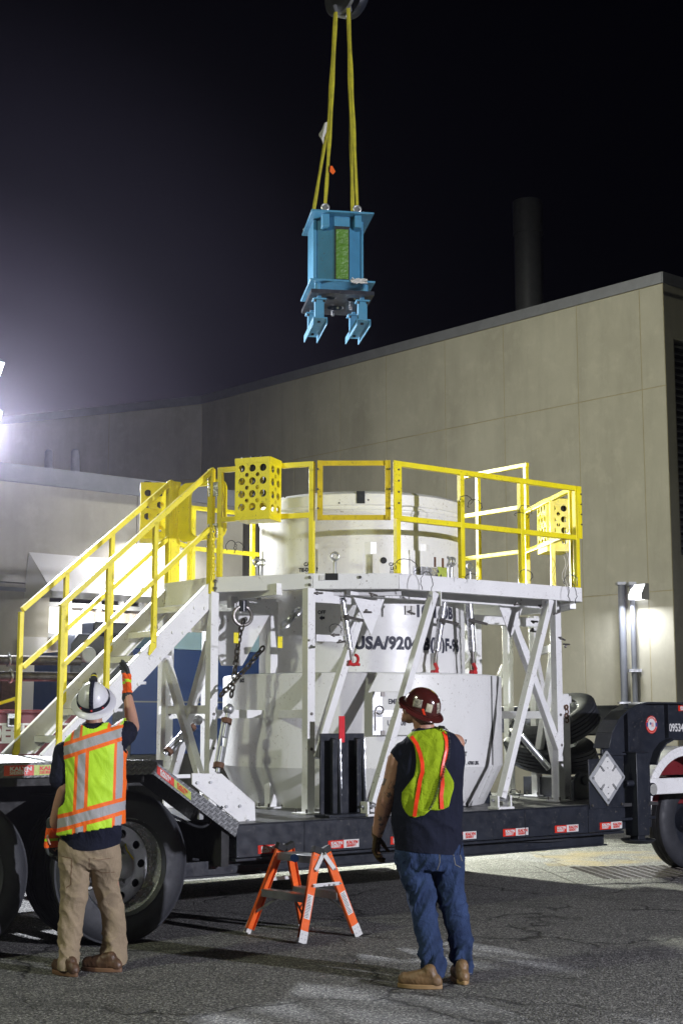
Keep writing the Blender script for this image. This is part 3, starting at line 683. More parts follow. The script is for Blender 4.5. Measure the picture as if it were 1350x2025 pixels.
# spare tyres, white lug, black gusset
def axis_tyre(c, ax, label):
    t = thing('spare_tyre', label, 'tyre', W0, c, group='spare tyres on the trailer deck')
    R = .485; prof = [(.30, -.09), (.31, -.12), (.37, -.135), (.45, -.125), (.48, -.10)]
    for k in range(5):
        a = -.1+k*.041; prof += [(R, a+.002), (R, a+.032), (R-.013, a+.034), (R-.013, a+.041)]
    prof += [(.48, .107), (.45, .125), (.37, .135), (.31, .12), (.30, .09)]
    MB().lathe(c, prof, ax, 56, closed_prof=True).part('tyre', M['rubber'], t)
    MB().lathe(c, [(.295, -.09), (.31, -.10), (.29, -.06), (.285, .06), (.31, .10), (.295, .09)], ax, 40).part('rim', M['steel'], t)
    return t
cu_ = TR @ Vector((6.12, 1.48, 1.585)); cl_ = TR @ Vector((6.03, 1.45, 1.27))
axis_tyre(cu_, (-.36, -.30, .88), 'tilted spare tyre on top of the other on the trailer deck')
axis_tyre(cl_, (-.33, -.26, .90), 'spare tyre underneath, resting low on the trailer deck')
sb = MB(); sb.box((5.85, 1.2, DZ), (6.3, 1.7, DZ+.2)); sb.part('tyre_cradle', M['black'], tr)
lg = thing('lifting_lug', 'white round topped lifting lug with a rusty chain hook behind the frame', 'lug', TR, (5.80, .98, DZ))
b_ = MB(); pts = [(x-.11, .98, z) for x, z in ((5.75, DZ), (5.93, DZ), (5.93, 1.84), (5.92, 1.88), (5.84, 1.88), (5.78, 1.84), (5.75, 1.77))]; b_.prism(pts, (0, .12, 0)); b_.box((5.82, 1.0, 1.78), (5.87, 1.08, 1.86)); b_.part('plate', M['white'], lg, b=.01)
b_ = MB()
for k in range(4): b_.torus((5.75, .965, 1.74-k*.045), (1, 0, 0) if k % 2 else (0, 1, 0), .022, .008, 12, 6)
b_.part('hook_chain', M['rust'], lg)
text_part('lug_text', 'CASK LIFT', M['ink'], lg, (5.66, .976, 1.66), (0, 0, -1), (1, 0, 0), .055, .001)
gs = MB(); gs.prism([(4.02, .9, DZ), (4.62, .9, DZ), (4.28, .9, 1.48), (4.20, .9, 1.48)], (0, .04, 0)); gs.part('gusset', M['black'], tr, b=.003)
gs = MB(); gs.prism([(5.60, .75, DZ), (5.92, .75, DZ), (5.92, .75, 1.0), (5.84, .75, 1.08), (5.70, .75, 1.08), (5.6, .75, 1.0)], (0, .05, 0)); gs.tube((5.76, .73, 1.0), (5.76, .83, 1.0), .05); gs.part('anchor_lug', M['black'], tr, b=.006)
cp = MB(); random.seed(5)
for k in range(46):
    c = Vector((5.98+random.uniform(-.06, .12), .8+random.uniform(-.05, .2), DZ+.02+.17*random.random()*1.4)); a = Vector((random.uniform(-1, 1), random.uniform(-1, 1), random.uniform(-1, 1))); cp.torus(c, a, .03, .009, 10, 5)
cp.solo('chain_heap', M['chain'], 'heap of rusty chain on the deck beside the placard board', 'chain', TR, (6.0, .85, DZ))

# ================================================================ CASK
CC = Vector((3.655, 1.76, 0)); R1, R2 = 1.373, 1.02
ck = thing('transport_cask', 'huge white cylindrical transport cask with black stencilled lettering', 'cask', TR, (CC.x, CC.y, DZ))
b_ = MB(); b_.lathe(CC, [(0, DZ+.002), (1.19, DZ+.002), (1.20, DZ+.02), (R1, 1.18), (R1, 2.015), (R1-.012, 2.03), (0, 2.03)], n=128); b_.part('lower_impact_limiter', M['cask'], ck, smooth=20)
b_ = MB(); b_.lathe(CC, [(R2, 2.03), (R2, 2.62), (R2+.0, 2.7), (R2, 3.53)], n=128); b_.part('body', M['cask'], ck)
b_ = MB(); b_.lathe(CC, [(R2+.001, 3.52), (R2+.012, 3.54), (R2+.012, 3.56), (R2, 3.57), (R2, 3.60), (R2+.012, 3.61), (R2+.012, 3.71), (R2-.03, 3.74), (0, 3.75)], n=128); b_.part('lid', M['cask'], ck)
b_ = MB(); b_.lathe(CC, [(R1-.06, 2.028), (R1-.06, 2.036), (R1-.064, 2.036)], n=96); b_.part('seam', M['grey'], ck)
def az_of(px, R, z=2.3):      # angle on the cask (frame) seen at a pixel column
    o = TRI @ Vector((0, 0, CAM_H)); r = TRI.to_3x3() @ ray(px, 1425-(z-1.6)*215); o2 = Vector((o.x-CC.x, o.y-CC.y)); r2 = Vector((r.x, r.y))
    A_ = r2.dot(r2); B_ = 2*o2.dot(r2); C_ = o2.dot(o2)-R*R; D_ = max(B_*B_-4*A_*C_, 0); k = (-B_-math.sqrt(D_))/(2*A_); p = o2+r2*k; return math.atan2(p.y, p.x)
def cy(px, py, R):      # height seen at a pixel on the cask
    o = TRI @ Vector((0, 0, CAM_H)); r = TRI.to_3x3() @ ray(px, py); o2 = Vector((o.x-CC.x, o.y-CC.y)); r2 = Vector((r.x, r.y))
    A_ = r2.dot(r2); B_ = 2*o2.dot(r2); C_ = o2.dot(o2)-R*R; D_ = max(B_*B_-4*A_*C_, 0); k = (-B_-math.sqrt(D_))/(2*A_); p = o2+r2*k; return math.atan2(p.y, p.x), (o+r*k).z
def onc(a, R, z, off=0): return Vector((CC.x+(R+off)*math.cos(a), CC.y+(R+off)*math.sin(a), z))
def cpatch(px0, px1, py0, py1, R, off, m, name, par=ck, label=None, poly=None, t=.006):
    a0, z1 = cy(px0, py0, R); a1, z0 = cy(px1, py1, R); n = 10; b_ = MB(); vs = []; 
    for k in range(n+1):
        a = a0+(a1-a0)*k/n
        vs += [onc(a, R, z0, off), onc(a, R, z1, off), onc(a, R, z1, -.01), onc(a, R, z0, -.01)]
    fs = []
    for k in range(n):
        q = k*4; fs += [(q+i, q+(i+1) % 4, q+4+(i+1) % 4, q+4+i) for i in range(4)]
    fs += [(0, 1, 2, 3), (n*4, n*4+3, n*4+2, n*4+1)]
    b_.add(vs, fs); return b_.part(name, m, par, label, smooth=None)
def ctext(body, px, py, R, size, **k):
    a, z = cy(px, py, R); return text_cyl('stencil_text', body, k.pop('m', M['ink']), ck, CC, R+.003, a, z, size, **k)
ctext('USA/9204/B(U)F-96', 826, 1284, R2, .158, bold=.008, sx=.92, spacing=1.06, m=M['ink2'])
ctext('10-160B', 862, 1221, R2, .150, bold=.008, sx=.95, spacing=1.08, m=M['ink2'])
ctext('CASK', 612, 1119, R2, .050, bold=.002); ctext('TIE-DOWN', 611, 1130, R2, .050, bold=.002, sx=.9); ctext('ARM', 612, 1140, R2, .05, bold=.002)
ctext('OFF', 636, 1214, R2, .046, bold=.002); ctext('BACK', 479, 1349, R1+.0, .045, bold=.003, sx=.7)
ctext('7', 920, 1471, R1, .055, bold=.002); ctext('T', 920, 1495, R1, .055, bold=.002); ctext('. 4700 LBS.', 934, 1512, R1, .044, bold=.002, sx=.95)
a, z = cy(637, 1222, R2); b_ = MB()
for pts in ([(-.03, 0), (0, .024), (0, -.024)], [(0, .012), (.026, .012), (.026, -.012), (0, -.012)]): b_.prism([onc(a+p[0]/R2, R2, z+p[1], .003) for p in pts], onc(a, R2, 0, .002)-onc(a, R2, 0, .001))
b_.part('stencil_arrow', M['ink'], ck)
# raised plates on the body
cpatch(705, 721, 972, 996, R2, .02, M['black'], 'alignment_mark')
lp_ = cpatch(735, 802, 1096, 1145, R2, .07, M['cask'], 'lift_lug_plate')
for t_, yy in (('CASK', 1119), ('LIFT', 1127), ('LUG', 1135)):
    a, z = cy(779, yy, R2+.07); text_cyl('lug_text', t_, M['ink'], lp_, CC, R2+.074, a, z, .042, bold=.002)
a, z = cy(755, 1110, R2); b_ = MB(); b_.tube(onc(a, R2, z, .065), onc(a, R2, z, .078), .03, n=20); b_.part('port', M['dark'], lp_)
cpatch(630, 718, 1086, 1145, R2, .018, M['cask'], 'reinforcing_plate'); cpatch(520, 618, 1090, 1145, R2, .014, M['cask'], 'reinforcing_plate')
cpatch(808, 902, 1088, 1150, R2, .02, M['cask'], 'reinforcing_plate'); np_ = cpatch(815, 878, 1120, 1146, R2, .028, M['bright'], 'name_plate')
for x, y in ((866, 1130), (871, 1138), (863, 1138)):
    a, z = cy(x, y, R2+.03); b_ = MB(); b_.prism([onc(a+p[0]/R2, R2, z+p[1], .0305) for p in [(-.014, -.012), (.014, -.012), (0, .016)]], onc(a, R2, 0, .002)-onc(a, R2, 0, 0)); b_.part('warning_triangle', M['ink'], np_)
cpatch(861, 878, 1121, 1145, R2, .0295, M['tape_y'], 'warning_label', np_)
for x, y in ((856, 1112), (871, 1114)): cpatch(x-1.5, x+1.5, y-10, y+10, R2, .03, M['rust'], 'slot')
a, z = cy(903, 1120, R2); MB().torus(onc(a, R2, z, .02), onc(a, R2, z, .1)-onc(a, R2, z), .022, .009, 16, 6).part('eyelet', M['dark'], ck)
for x, y in ((565, 983), (671, 995), (728, 989), (690, 1020)): 
    a, z = cy(x, y, R2); MB().ball(onc(a, R2, z, .012), .009, 8, 6).part('screw', M['bolt'], ck)
cpatch(800, 809, 1198, 1216, R2, .02, M['label'], 'tag_plate'); cpatch(812, 819, 1198, 1216, R2, .02, M['label'], 'tag_plate')
cpatch(851, 880, 1292, 1333, R2, .10, M['cask'], 'hook_bracket'); 
# side strap with dark seams on the right of the limiter
a0, z1 = cy(968, 1345, R1); b_ = MB(); 
b_.path([onc(a0+.02, R1, 2.02, .002), onc(a0+.02, R1, 1.60, .002), onc(a0+.02, R1, 1.19, .002)], .006, 6)
b_.part('strap_seam', M['dark'], ck)
b_ = MB(); vs = []
for z, R in ((2.02, R1), (1.18, R1), (.88, 1.23)):
    for q in (.025, .10): vs += [onc(a0+q, R, z, .012), onc(a0+q, R, z, -.005)]
b_.add(vs, [(0, 2, 6, 4), (4, 6, 10, 8), (0, 4, 5, 1), (2, 3, 7, 6), (4, 8, 9, 5), (6, 7, 11, 10), (0, 1, 3, 2), (8, 10, 11, 9)]); b_.part('strap', M['cask'], ck)
# folded placard on the limiter
a, z = cy(790, 1411, R1); t_ = Vector((-math.sin(a), math.cos(a), 0)); n_ = Vector((math.cos(a), math.sin(a), 0)); c_ = onc(a, R1, z, .035)
b_ = MB(); b_.obox(c_, t_*.27, n_*.012, Vector((0, 0, .195))); plc = b_.part('folding_placard', M['tape_w'], ck, label='riveted silver placard marked EMPTY', b=.008)
b_ = MB(); b_.obox(c_+n_*.014-t_*.22, t_*.045, n_*.004, Vector((0, 0, .19))); b_.obox(c_+n_*.014, t_*.265, n_*.004, Vector((0, 0, .03))); b_.part('placard_hinge', M['alu'], plc)
b_ = MB(); b_.torus(c_+n_*.025-t_*.20+Vector((0, 0, .03)), n_, .035, .005, 16, 6); b_.path([c_+n_*.025-t_*.24+Vector((0, 0, .02)), c_+n_*.025-t_*.24+Vector((0, 0, -.15))], .005, 6)
for q in (.17, -.17): b_.obox(c_+n_*.02-t_*.17+Vector((0, 0, q)), t_*.018, n_*.006, Vector((0, 0, .02)))
b_.part('placard_latch', M['bolt'], plc)
text_part('placard_text', 'EMPTY', M['ink'], plc, c_+n_*.0135-t_*.12+Vector((0, 0, .085)), t_, (0, 0, 1), .062, .002, .8)
text_part('placard_text', 'UN2908', M['ink'], plc, c_+n_*.0135-t_*.13+Vector((0, 0, -.105)), t_, (0, 0, 1), .062, .002, .8)

# shackle eyes standing above the deck of the platform, binders, chains
def eye(px, py, v, twin, label, s=1.):
    p = vpl(px, py, v); t = thing('clevis', label, 'clevis', TR, (p.x, p.y, p.z-.35), group='steel clevises round the cask')
    for k in ((-.033, .033) if twin else (0,)):
        b_ = MB(); b_.torus((p.x+k, p.y, p.z), (-.627, -.779, 0), .028*s, .0105*s, 20, 8); b_.cap((p.x+k*.9, p.y, p.z-.045*s), (p.x+k*.3, p.y, p.z-.34), .015*s, .011*s, 10); b_.part('eye', M['steel'], t)
eye(513, 1112, 1.45, True, 'twin steel clevis at the left shoulder of the cask'); eye(662, 1100, .70, False, 'single polished steel clevis left of the CASK LIFT plate', 1.15)
eye(888, 1110, .75, True, 'twin steel clevis right of the name plate', 1.25); eye(928, 1120, .8, False, 'single dark clevis by the right end of the cask', 1.2)
def binder(a, b, r, label, hook=True):
    a, b = Vector(a), Vector(b); t = thing('load_binder', label, 'binder', TR, b, group='steel binders hooked to the cask')
    MB().tube(a, a.lerp(b, .72), r, n=18).part('barrel', M['bright'], t)
    MB().tube(a.lerp(b, .70), a.lerp(b, .9), r*.45, n=12).part('rod', M['bolt'], t)
    c = a.lerp(b, .9); h = MB(); h.path([c, c+Vector((.01, -.02, -.05)), c+Vector((-.02, -.03, -.10)), c+Vector((-.05, -.03, -.12)), c+Vector((-.06, -.03, -.08))], .018, 8); h.tube(c+Vector((-.03, -.06, -.09)), c+Vector((-.03, .0, -.09)), .028, n=10)
    h.part('hook', M['red'], t) if hook else None
    m_ = a.lerp(b, .28); MB().tube(m_+Vector((-.05, -.04, .01)), m_+Vector((.16, -.06, -.02)), .014, n=8).tube(m_+Vector((-.02, 0, 0)), m_+Vector((.02, 0, 0)), r*1.35, n=10).part('ratchet', M['bolt'], t)
binder(vpl(877, 1192, .6), vpl(857, 1325, .6), .033, 'steel binder with red hook in front of the cask lettering')
binder(vpl(927, 1192, .6), vpl(936, 1325, .6), .036, 'steel binder with red hook at the right edge of the cask')
binder(vpl(676, 1182, .66), vpl(698, 1325, .62), .030, 'steel binder behind the left diagonal brace', False)
a_ = vpl(700, 1305, .6); sh = thing('red_shackle', 'red shackle at the cask foot behind the diagonal brace', 'shackle', TR, a_)
b_ = MB(); b_.torus(a_, (0, 1, .2), .045, .014, 18, 8, R_(-40), R_(220)); b_.tube(a_+Vector((-.06, 0, -.04)), a_+Vector((.06, 0, -.04)), .013); b_.part('bow', M['red'], sh)
def chain(pts, label, r=.034, w=.0095, mt='chain'):
    pts = [Vector(p) for p in pts]; t = thing('chain', label, 'chain', TR, pts[-1], group='tie down chains')
    L = [0]; 
    for i in range(1, len(pts)): L.append(L[-1]+(pts[i]-pts[i-1]).length)
    n = int(L[-1]/(r*1.55)); 
    for k in range(n):
        s = (k+.5)/n*L[-1]; i = max(j for j in range(len(L)-1) if L[j] <= s); f = (s-L[i])/(L[i+1]-L[i]); c = pts[i].lerp(pts[i+1], f); d_ = (pts[i+1]-pts[i]).normalized()
        sd = d_.orthogonal().normalized(); sd = Matrix.Rotation(math.pi/2*(k % 2)+.4, 3, d_) @ sd
        q = []
        for a in range(16):
            an = 2*math.pi*a/16; q.append(c+d_*(math.cos(an)*r*1.02)+sd*(math.sin(an)*r*.62))
        b_ = MB(); b_.path(q, w, 6, closed=True); b_.part('link', M[mt], t)
    return t
v_ = 1.35
chain([vpl(482, 1225, v_), vpl(473, 1260, v_), vpl(464, 1330, v_), vpl(457, 1378, v_)], 'rusty chain hanging from the steel ring at the left of the cask')
chain([vpl(521, 1280, v_-.06), vpl(490, 1318, v_-.06), vpl(436, 1376, v_-.06)], 'rusty chain slanting down to the left across the hanging chain')
chain([vpl(592, 1205, .9), vpl(560, 1240, .9)], 'short heavy chain below the platform beside the front post', .05, .014, 'steel')
chain([vpl(929, 1200, .72), vpl(931, 1260, .72), vpl(936, 1325, .72)], 'black chain beside the binder at the right edge of the cask')
rg = thing('steel_ring', 'big steel ring holding the hanging chain under the platform', 'ring', TR, vpl(480, 1222, v_)); c_ = vpl(480, 1218, v_)
MB().torus(c_, (.3, 1, 0), .085, .017, 28, 8).part('ring', M['bolt'], rg)
MB().tube(c_+Vector((0, 0, .14)), c_+Vector((0, 0, .04)), .035, n=12).part('pin', M['black'], rg)
tg_ = MB(); q = vpl(468, 1262, v_-.05); tg_.box((q.x-.03, q.y, q.z-.045), (q.x+.02, q.y+.003, q.z+.05)); tg_.solo('yellow_tag', M['yellow'], 'yellow tag tied to the hanging chain', 'tag', TR, q)
tg_ = MB(); q = vpl(554, 1270, .85); tg_.box((q.x-.025, q.y, q.z-.05), (q.x+.025, q.y+.003, q.z+.05)); tg_.solo('yellow_tag', M['yellow'], 'yellow tag under the short heavy chain', 'tag', TR, q)
def turnbuckle(a, b, label, s=1.):
    a, b = Vector(a), Vector(b); t = thing('turnbuckle', label, 'turnbuckle', TR, b, group='turnbuckles tying the cask down'); d_ = (b-a); sd = d_.cross(Vector((0, 1, 0))).normalized()*.034*s; 
    f = MB()
    for k in (-1, 1): f.bar(a.lerp(b, .22)+sd*k, a.lerp(b, .88)+sd*k, .016*s, .03*s)
    f.part('frame', M['steel'], t)
    c = MB()
    for q in (.2, .9): c.tube(a.lerp(b, q-.04), a.lerp(b, q+.04), .05*s, n=12)
    c.parts('end_nut', M['rust'], t)
    c = MB(); c.tube(a, a.lerp(b, .45), .022*s); c.tube(a.lerp(b, .6), b, .022*s); c.ball(a, .05*s, 14, 8); c.part('screw_rod', M['steel'], t)
turnbuckle(vpl(452, 1402, v_), vpl(430, 1527, v_-.1), 'upright turnbuckle below the chains left of the cask')
turnbuckle(vpl(392, 1424, 1.9), vpl(327, 1492, 1.9), 'slanting turnbuckle seen between the left posts', .9)
b_ = MB(); b_.tube(vpl(1030, 1455, 1.0), vpl(1085, 1520, .85), .033); b_.solo('tie_rod', M['steel'], 'grey tie rod slanting behind the right brace', 'rod', TR, vpl(1030, 1455, 1.0))

# wedge shaped white foot block seen behind worker's arm
wb = MB(); p0 = vpl(722, 1590, .3); wb.prism([(2.50, .28, DZ), (2.66, .28, DZ), (2.78, .28, 1.18), (2.70, .28, 1.26), (2.64, .28, 1.16)], (0, .08, 0)); wb.part('limiter_clip', M['cask'], ck)
# ================================================================ WORK PLATFORM
PZ = 2.88
A_, B_, C_, D_, E_ = (1.7, 1.45), (2.18, .65), (2.76, .17), (5.05, .10), (5.80, 1.50)
E2, D2, C2_, B2, A2 = (5.80, 2.24), (5.05, 3.64), (2.76, 3.57), (2.18, 3.09), (1.7, 2.24)
OUT = [A_, B_, C_, D_, E_, E2, D2, C2_, B2, A2]
def along2(p, q, t): return (p[0]+(q[0]-p[0])*t, p[1]+(q[1]-p[1])*t)
pf = thing('work_platform', 'white steel work platform with yellow guardrails and stair around the cask', 'platform', TR, (CC.x, CC.y, DZ))
def V3(p, z): return Vector((p[0], p[1], z))
fa = MB()
for i in range(len(OUT)):
    p, q = V3(OUT[i], PZ-.068), V3(OUT[(i+1) % len(OUT)], PZ-.068)
    if i == len(OUT)-1: continue
    d_ = (q-p).normalized()
    ins = .002
    fa.bar(p+d_*ins, q-d_*ins, .01, .136)
    n_ = d_.cross(Vector((0, 0, 1))); n_ = -n_ 
    fa.prism([p+Vector((0, 0, -.068))+n_*.006, q+Vector((0, 0, -.068))+n_*.006, q+Vector((0, 0, -.068))+n_*.07, p+Vector((0, 0, -.068))+n_*.07], (0, 0, .006))
o = fa.part('fascia', M['white'], pf, b=.002)
cu = bpy.data.curves.new('p', 'CURVE'); cu.dimensions = '2D'; cu.fill_mode = 'BOTH'; cu.extrude = .02
for pts in ([(CC.x+(p[0]-CC.x)*.99, CC.y+(p[1]-CC.y)*.99) for p in OUT], [(CC.x+1.09*math.cos(2*math.pi*k/48), CC.y+1.09*math.sin(2*math.pi*k/48)) for k in range(48)]):
    sp = cu.splines.new('POLY'); sp.points.add(len(pts)-1); sp.use_cyclic_u = True
    for i, p in enumerate(pts): sp.points[i].co = (p[0], p[1], 0, 1)
vs, fs = curve_mesh(cu); dk = MB(); dk.add([v+Vector((0, 0, PZ-.035)) for v in vs], fs); dk.part('floor', M['white'], pf)
sf = MB()
for t in (.35, .7): 
    for p, q in ((A_, E_), (A2, E2)): pass
for p, q in (((2.0, .9), (2.0, 2.8)), ((5.4, .8), (5.4, 2.9)), ((2.5, .55), (5.2, .55)), ((2.5, 3.2), (5.2, 3.2)), ((2.3, .8), (2.9, .3)), ((5.2, .35), (5.5, .9))): sf.bar(V3(p, PZ-.13), V3(q, PZ-.13), .06, .10)
sf.box((2.2, .66, 2.63), (2.62, .70, 2.73)); sf.box((1.9, 1.5, 2.62), (2.4, 1.56, 2.72))
sf.parts('floor_beam', M['white'], pf)
# posts with base plates and bolts
def post(u, v, z1=PZ-.19, w=.082, base=True, z0=DZ):
    p = MB(); p.box((u-w/2, v-w/2, z0+.012), (u+w/2, v+w/2, z1)); o = p.part('post', M['white'], pf, b=.004)
    if base:
        p = MB(); p.box((u-.1, v-.1, z0), (u+.1, v+.1, z0+.014)); p.part('base_plate', M['white'], o, b=.002)
        p = MB()
        for a in (-.075, .075):
            for c in (-.075, .075): p.tube((u+a, v+c, z0), (u+a, v+c, z0+.045), .009, n=8)
        p.parts('anchor_bolt', M['bolt'], o)
    p = MB()
    for z in (1.36, 1.66): p.tube((u, v-w/2-.01, z), (u, v-w/2, z), .014, n=6)
    p.part('bolt', M['bolt'], o)
post(2.16, .68, 2.75); post(1.7, 1.5, 2.75); post(2.41, 1.57, 2.70); post(1.7, 2.24, 2.75); post(2.16, 3.06, 2.75)
post(5.30, .68, 2.75); post(5.85, 1.5, 2.72); post(5.85, 1.90, 2.72); post(5.05, 1.57, 2.70); post(5.76, 2.5, 2.75); post(5.30, 3.06, 2.75); post(2.9, 3.4, 2.75); post(4.6, 3.4, 2.75)
bm_ = MB()
def bm(p, q, z, w=.05, h=.075): bm_.bar(V3(p, z), V3(q, z), w, h)
bm((1.74, 1.5), (2.36, 1.57), 1.66); bm((2.41, 1.52), (2.18, .73), 1.66); bm((1.7, 1.55), (1.7, 2.19), 1.70); bm((1.7, 1.55), (1.7, 2.19), 2.55); bm((1.74, 2.27), (2.12, 3.02), 1.7)
bm((5.33, .73), (5.82, 1.45), 1.66); bm((5.3, .73), (5.05, 1.52), 1.66); bm((5.85, 1.55), (5.85, 1.85), 1.66); bm((5.33, .73), (5.82, 1.45), 2.33); bm((5.33, 3.0), (5.76, 2.55), 1.66); bm((2.2, 3.1), (2.9, 3.4), 1.66); bm((4.6, 3.4), (5.25, 3.1), 1.66)
bm((2.24, .70), (2.60, .69), 2.32, .05, .06); bm((1.95, 1.52), (2.36, 1.56), 2.62, .08, .09)
bm((4.5, 1.2), (5.7, 1.2), 2.62, .08, .09)
bm_.parts('cross_beam', M['white'], pf, b=.003)
def brace(a, b, w=.07, h=None, box_=True, m='white'):
    p = MB(); p.bar(a, b, w, h or w, up=(0, 1, 0)); o = p.part('brace', M[m], pf, b=.004); return o
for f_, t_, v in (((990, 1578), (1085, 1186), .16), ((735, 1588), (857, 1172), .16)):
    a, b = vpl(*f_, v), vpl(*t_, v); o = brace(a, b, .062, .075)
    p = MB(); c = Vector((a.x, v, DZ)); p.box((c.x-.10, v-.07, DZ+.001), (c.x+.10, v+.07, DZ+.02)); p.box((c.x-.09, v-.05, DZ+.02), (c.x-.07, v+.05, DZ+.12)); p.box((c.x+.07, v-.05, DZ+.02), (c.x+.09, v+.05, DZ+.12)); p.part('foot_bracket', M['white'], o, b=.002)
    p = MB(); p.tube((c.x-.12, v, DZ+.08), (c.x+.12, v, DZ+.08), .011); p.tube((b.x-.07, v-.02, b.z-.03), (b.x+.07, v-.02, b.z-.03), .011); p.parts('pin', M['steel'], o)
    p = MB(); p.box((b.x-.055, v-.045, b.z-.12), (b.x-.045, v+.04, b.z+.01)); p.box((b.x+.045, v-.045, b.z-.12), (b.x+.055, v+.04, b.z+.01)); p.part('head_bracket', M['white'], o)
brace((2.22, .665, 1.285), (2.78, .665, 2.69)); brace((2.78, .66, 2.67), (2.56, .66, 2.30), .05)
brace((5.28, .665, 1.33), (4.60, .665, 2.70)); brace((4.62, .68, 2.68), (4.88, .68, 2.25), .05)
brace((1.7, 1.54, 2.30), (1.72, 2.20, 1.00)); brace((1.66, 2.20, 2.15), (1.66, 1.54, 1.00))
brace((5.34, .74, 1.1), (5.80, 1.44, 2.25)); brace((5.80, 1.47, 1.05), (5.36, .76, 2.3)); brace((5.26, 3.0, 1.1), (5.0, 1.62, 2.3)); brace((5.02, 1.62, 1.3), (5.3, 3.0, 2.3))
brace((2.2, 3.0, 1.1), (1.72, 2.3, 2.2)); brace((4.7, 3.4, 1.2), (5.25, 3.1, 2.4)); brace((5.74, 2.5, 1.0), (5.86, 1.95, 2.2))
gp_ = MB(); gp_.prism([(2.60, .62, 2.72), (2.99, .62, 2.72), (2.82, .62, 2.36)], (0, .01, 0)); gp_.prism([(4.43, .62, 2.72), (4.78, .62, 2.72), (4.6, .62, 2.40)], (0, .01, 0)); gp_.parts('gusset_plate', M['white'], pf)
hp = MB(); hp.prism([(1.78, 1.8, 2.6), (2.35, 1.5, 2.6), (2.1, 1.6, 2.1), (1.95, 1.7, 2.1)], (0, .02, 0)); hp.part('hanger_plate', M['white'], pf)
rr = MB(); rr.box((5.2, 2.3, 2.36), (5.8, 2.35, 2.60)); rr.prism([(4.6, 2.6, 2.62), (5.6, 2.4, 2.62), (5.6, 2.4, 2.3), (4.6, 2.6, 2.36)], (0, .03, 0)); rr.parts('skirt_plate', M['white'], pf)
# little hardware: clips and pins under the edge
hw_ = MB(); random.seed(11)
for px, py in ((627, 1173), (735, 1177), (660, 1256), (672, 1268), (1068, 1199), (1020, 1193), (1098, 1212), (1108, 1262), (1117, 1278), (1054, 1230), (1052, 1245), (810, 1210), (724, 1208)):
    q = vpl(px, py, .30); hw_.tube(q+Vector((-.03, 0, random.uniform(-.02, .02))), q+Vector((.05, -.01, random.uniform(-.02, .02))), .009, n=8); hw_.ball(q, .016, 8, 6)
hw_.part('locking_pin', M['bolt'], pf)
bo = MB()
for px, py in ((426, 1147), (426, 1162), (612, 1141), (612, 1156), (710, 1145)):
    t = (px-430)/187; 
    if px < 620: p = Vector((1.7+.48*max(t, .0), 1.45-.8*max(t, 0), 0))
    else: p = Vector((2.18+.58*.55, .65-.48*.55, 0))
    z = 2.845 if py < 1150 else 2.78; n_ = Vector((-.86, -.5, 0)) if px < 620 else Vector((-.64, -.77, 0)); p.z = z; bo.tube(p, p+n_*.022, .014, n=6)
bo.parts('bolt', M['bolt'], pf)

wd = MB(); n1 = Vector((-.64, -.77, 0))
c1 = V3(along2(B_, C_, .22), PZ-.03)+n1*.009; d1 = Vector((.77, -.64, 0))
wd.obox(c1, d1*.055, n1*.002, Vector((0, 0, .03))); wd.part('dark_notch_patch', M['dark'], pf)  # raised dark patch on the fascia in place of a cut notch
wd = MB(); wd.obox(c1-d1*.085+Vector((0, 0, -.01)), d1*.022, n1*.005, Vector((0, 0, .022))); wd.part('notch_plate', M['label'], pf)
# ---------------------------------------------------------------- yellow guardrails
RZ, MZ = 3.88, 3.40
def rail(posts, tops, name='guardrail', m='yellow', w=.045, zs=(RZ-.022, MZ), pz=PZ, label=None, t=None):
    r = MB()
    for p in posts: r.bar(V3(p, pz), V3(p, RZ-.001 if t is None else t), w, w, up=(0, 1, 0) if False else (tops[1][0]-tops[0][0], tops[1][1]-tops[0][1], 0))
    d_ = (V3(tops[1], 0)-V3(tops[0], 0)).normalized()*.0
    for z in zs: r.bar(V3(tops[0], z), V3(tops[1], z), w*.98, w, )
    return r.part(name, M[m], pf, label, b=.003)
def along(p, q, t): return (p[0]+(q[0]-p[0])*t, p[1]+(q[1]-p[1])*t)
def shift(p, q, s):      # move the pair inwards by s
    d_ = Vector((q[0]-p[0], q[1]-p[1])).normalized(); n_ = Vector((-d_.y, d_.x))*s; return (p[0]+n_.x, p[1]+n_.y), (q[0]+n_.x, q[1]+n_.y)
a, b = shift(A_, B_, .01); rail([along(a, b, .03), along(a, b, .985)], (along(a, b, .03), along(a, b, .985)), label='guardrail carrying the perforated box')
# worn gate
ga, gb = along(B_, C_, .06), along(B_, C_, .90); ga, gb = shift(ga, gb, -.02); g_ = MB()
for p in (ga, gb): g_.bar(V3(p, 3.35), V3(p, RZ), .05, .012, up=(gb[0]-ga[0], gb[1]-ga[1], 0)); 
dd = (V3(gb, 0)-V3(ga, 0)).normalized()
for z in (3.372, RZ-.022): g_.bar(V3(ga, z), V3(gb, z), .012, .045)
for s_, e_ in ((ga, 1), (gb, -1)): g_.bar(V3(s_, 3.35)+dd*.02*e_, V3(s_, RZ)+dd*.02*e_, .042, .042, up=dd)
g_.part('gate', M['yellow_worn'], pf, label='scuffed yellow swing gate')
gm = MB()
for z in (3.45, 3.62, 3.8):
    for p in (ga, gb): gm.tube(V3(p, z), V3(p, z)+Vector((-.03, -.035, 0)), .009, n=6)
gm.parts('hinge_bolt', M['bolt'], pf)
c, dE = shift(C_, D_, .02); rail([c, along(c, dE, .33), along(c, dE, .66), along(c, dE, .985)], (c, along(c, dE, .985)), zs=(RZ-.022, 3.37), w=.048, label='long front guardrail')
pp = MB()
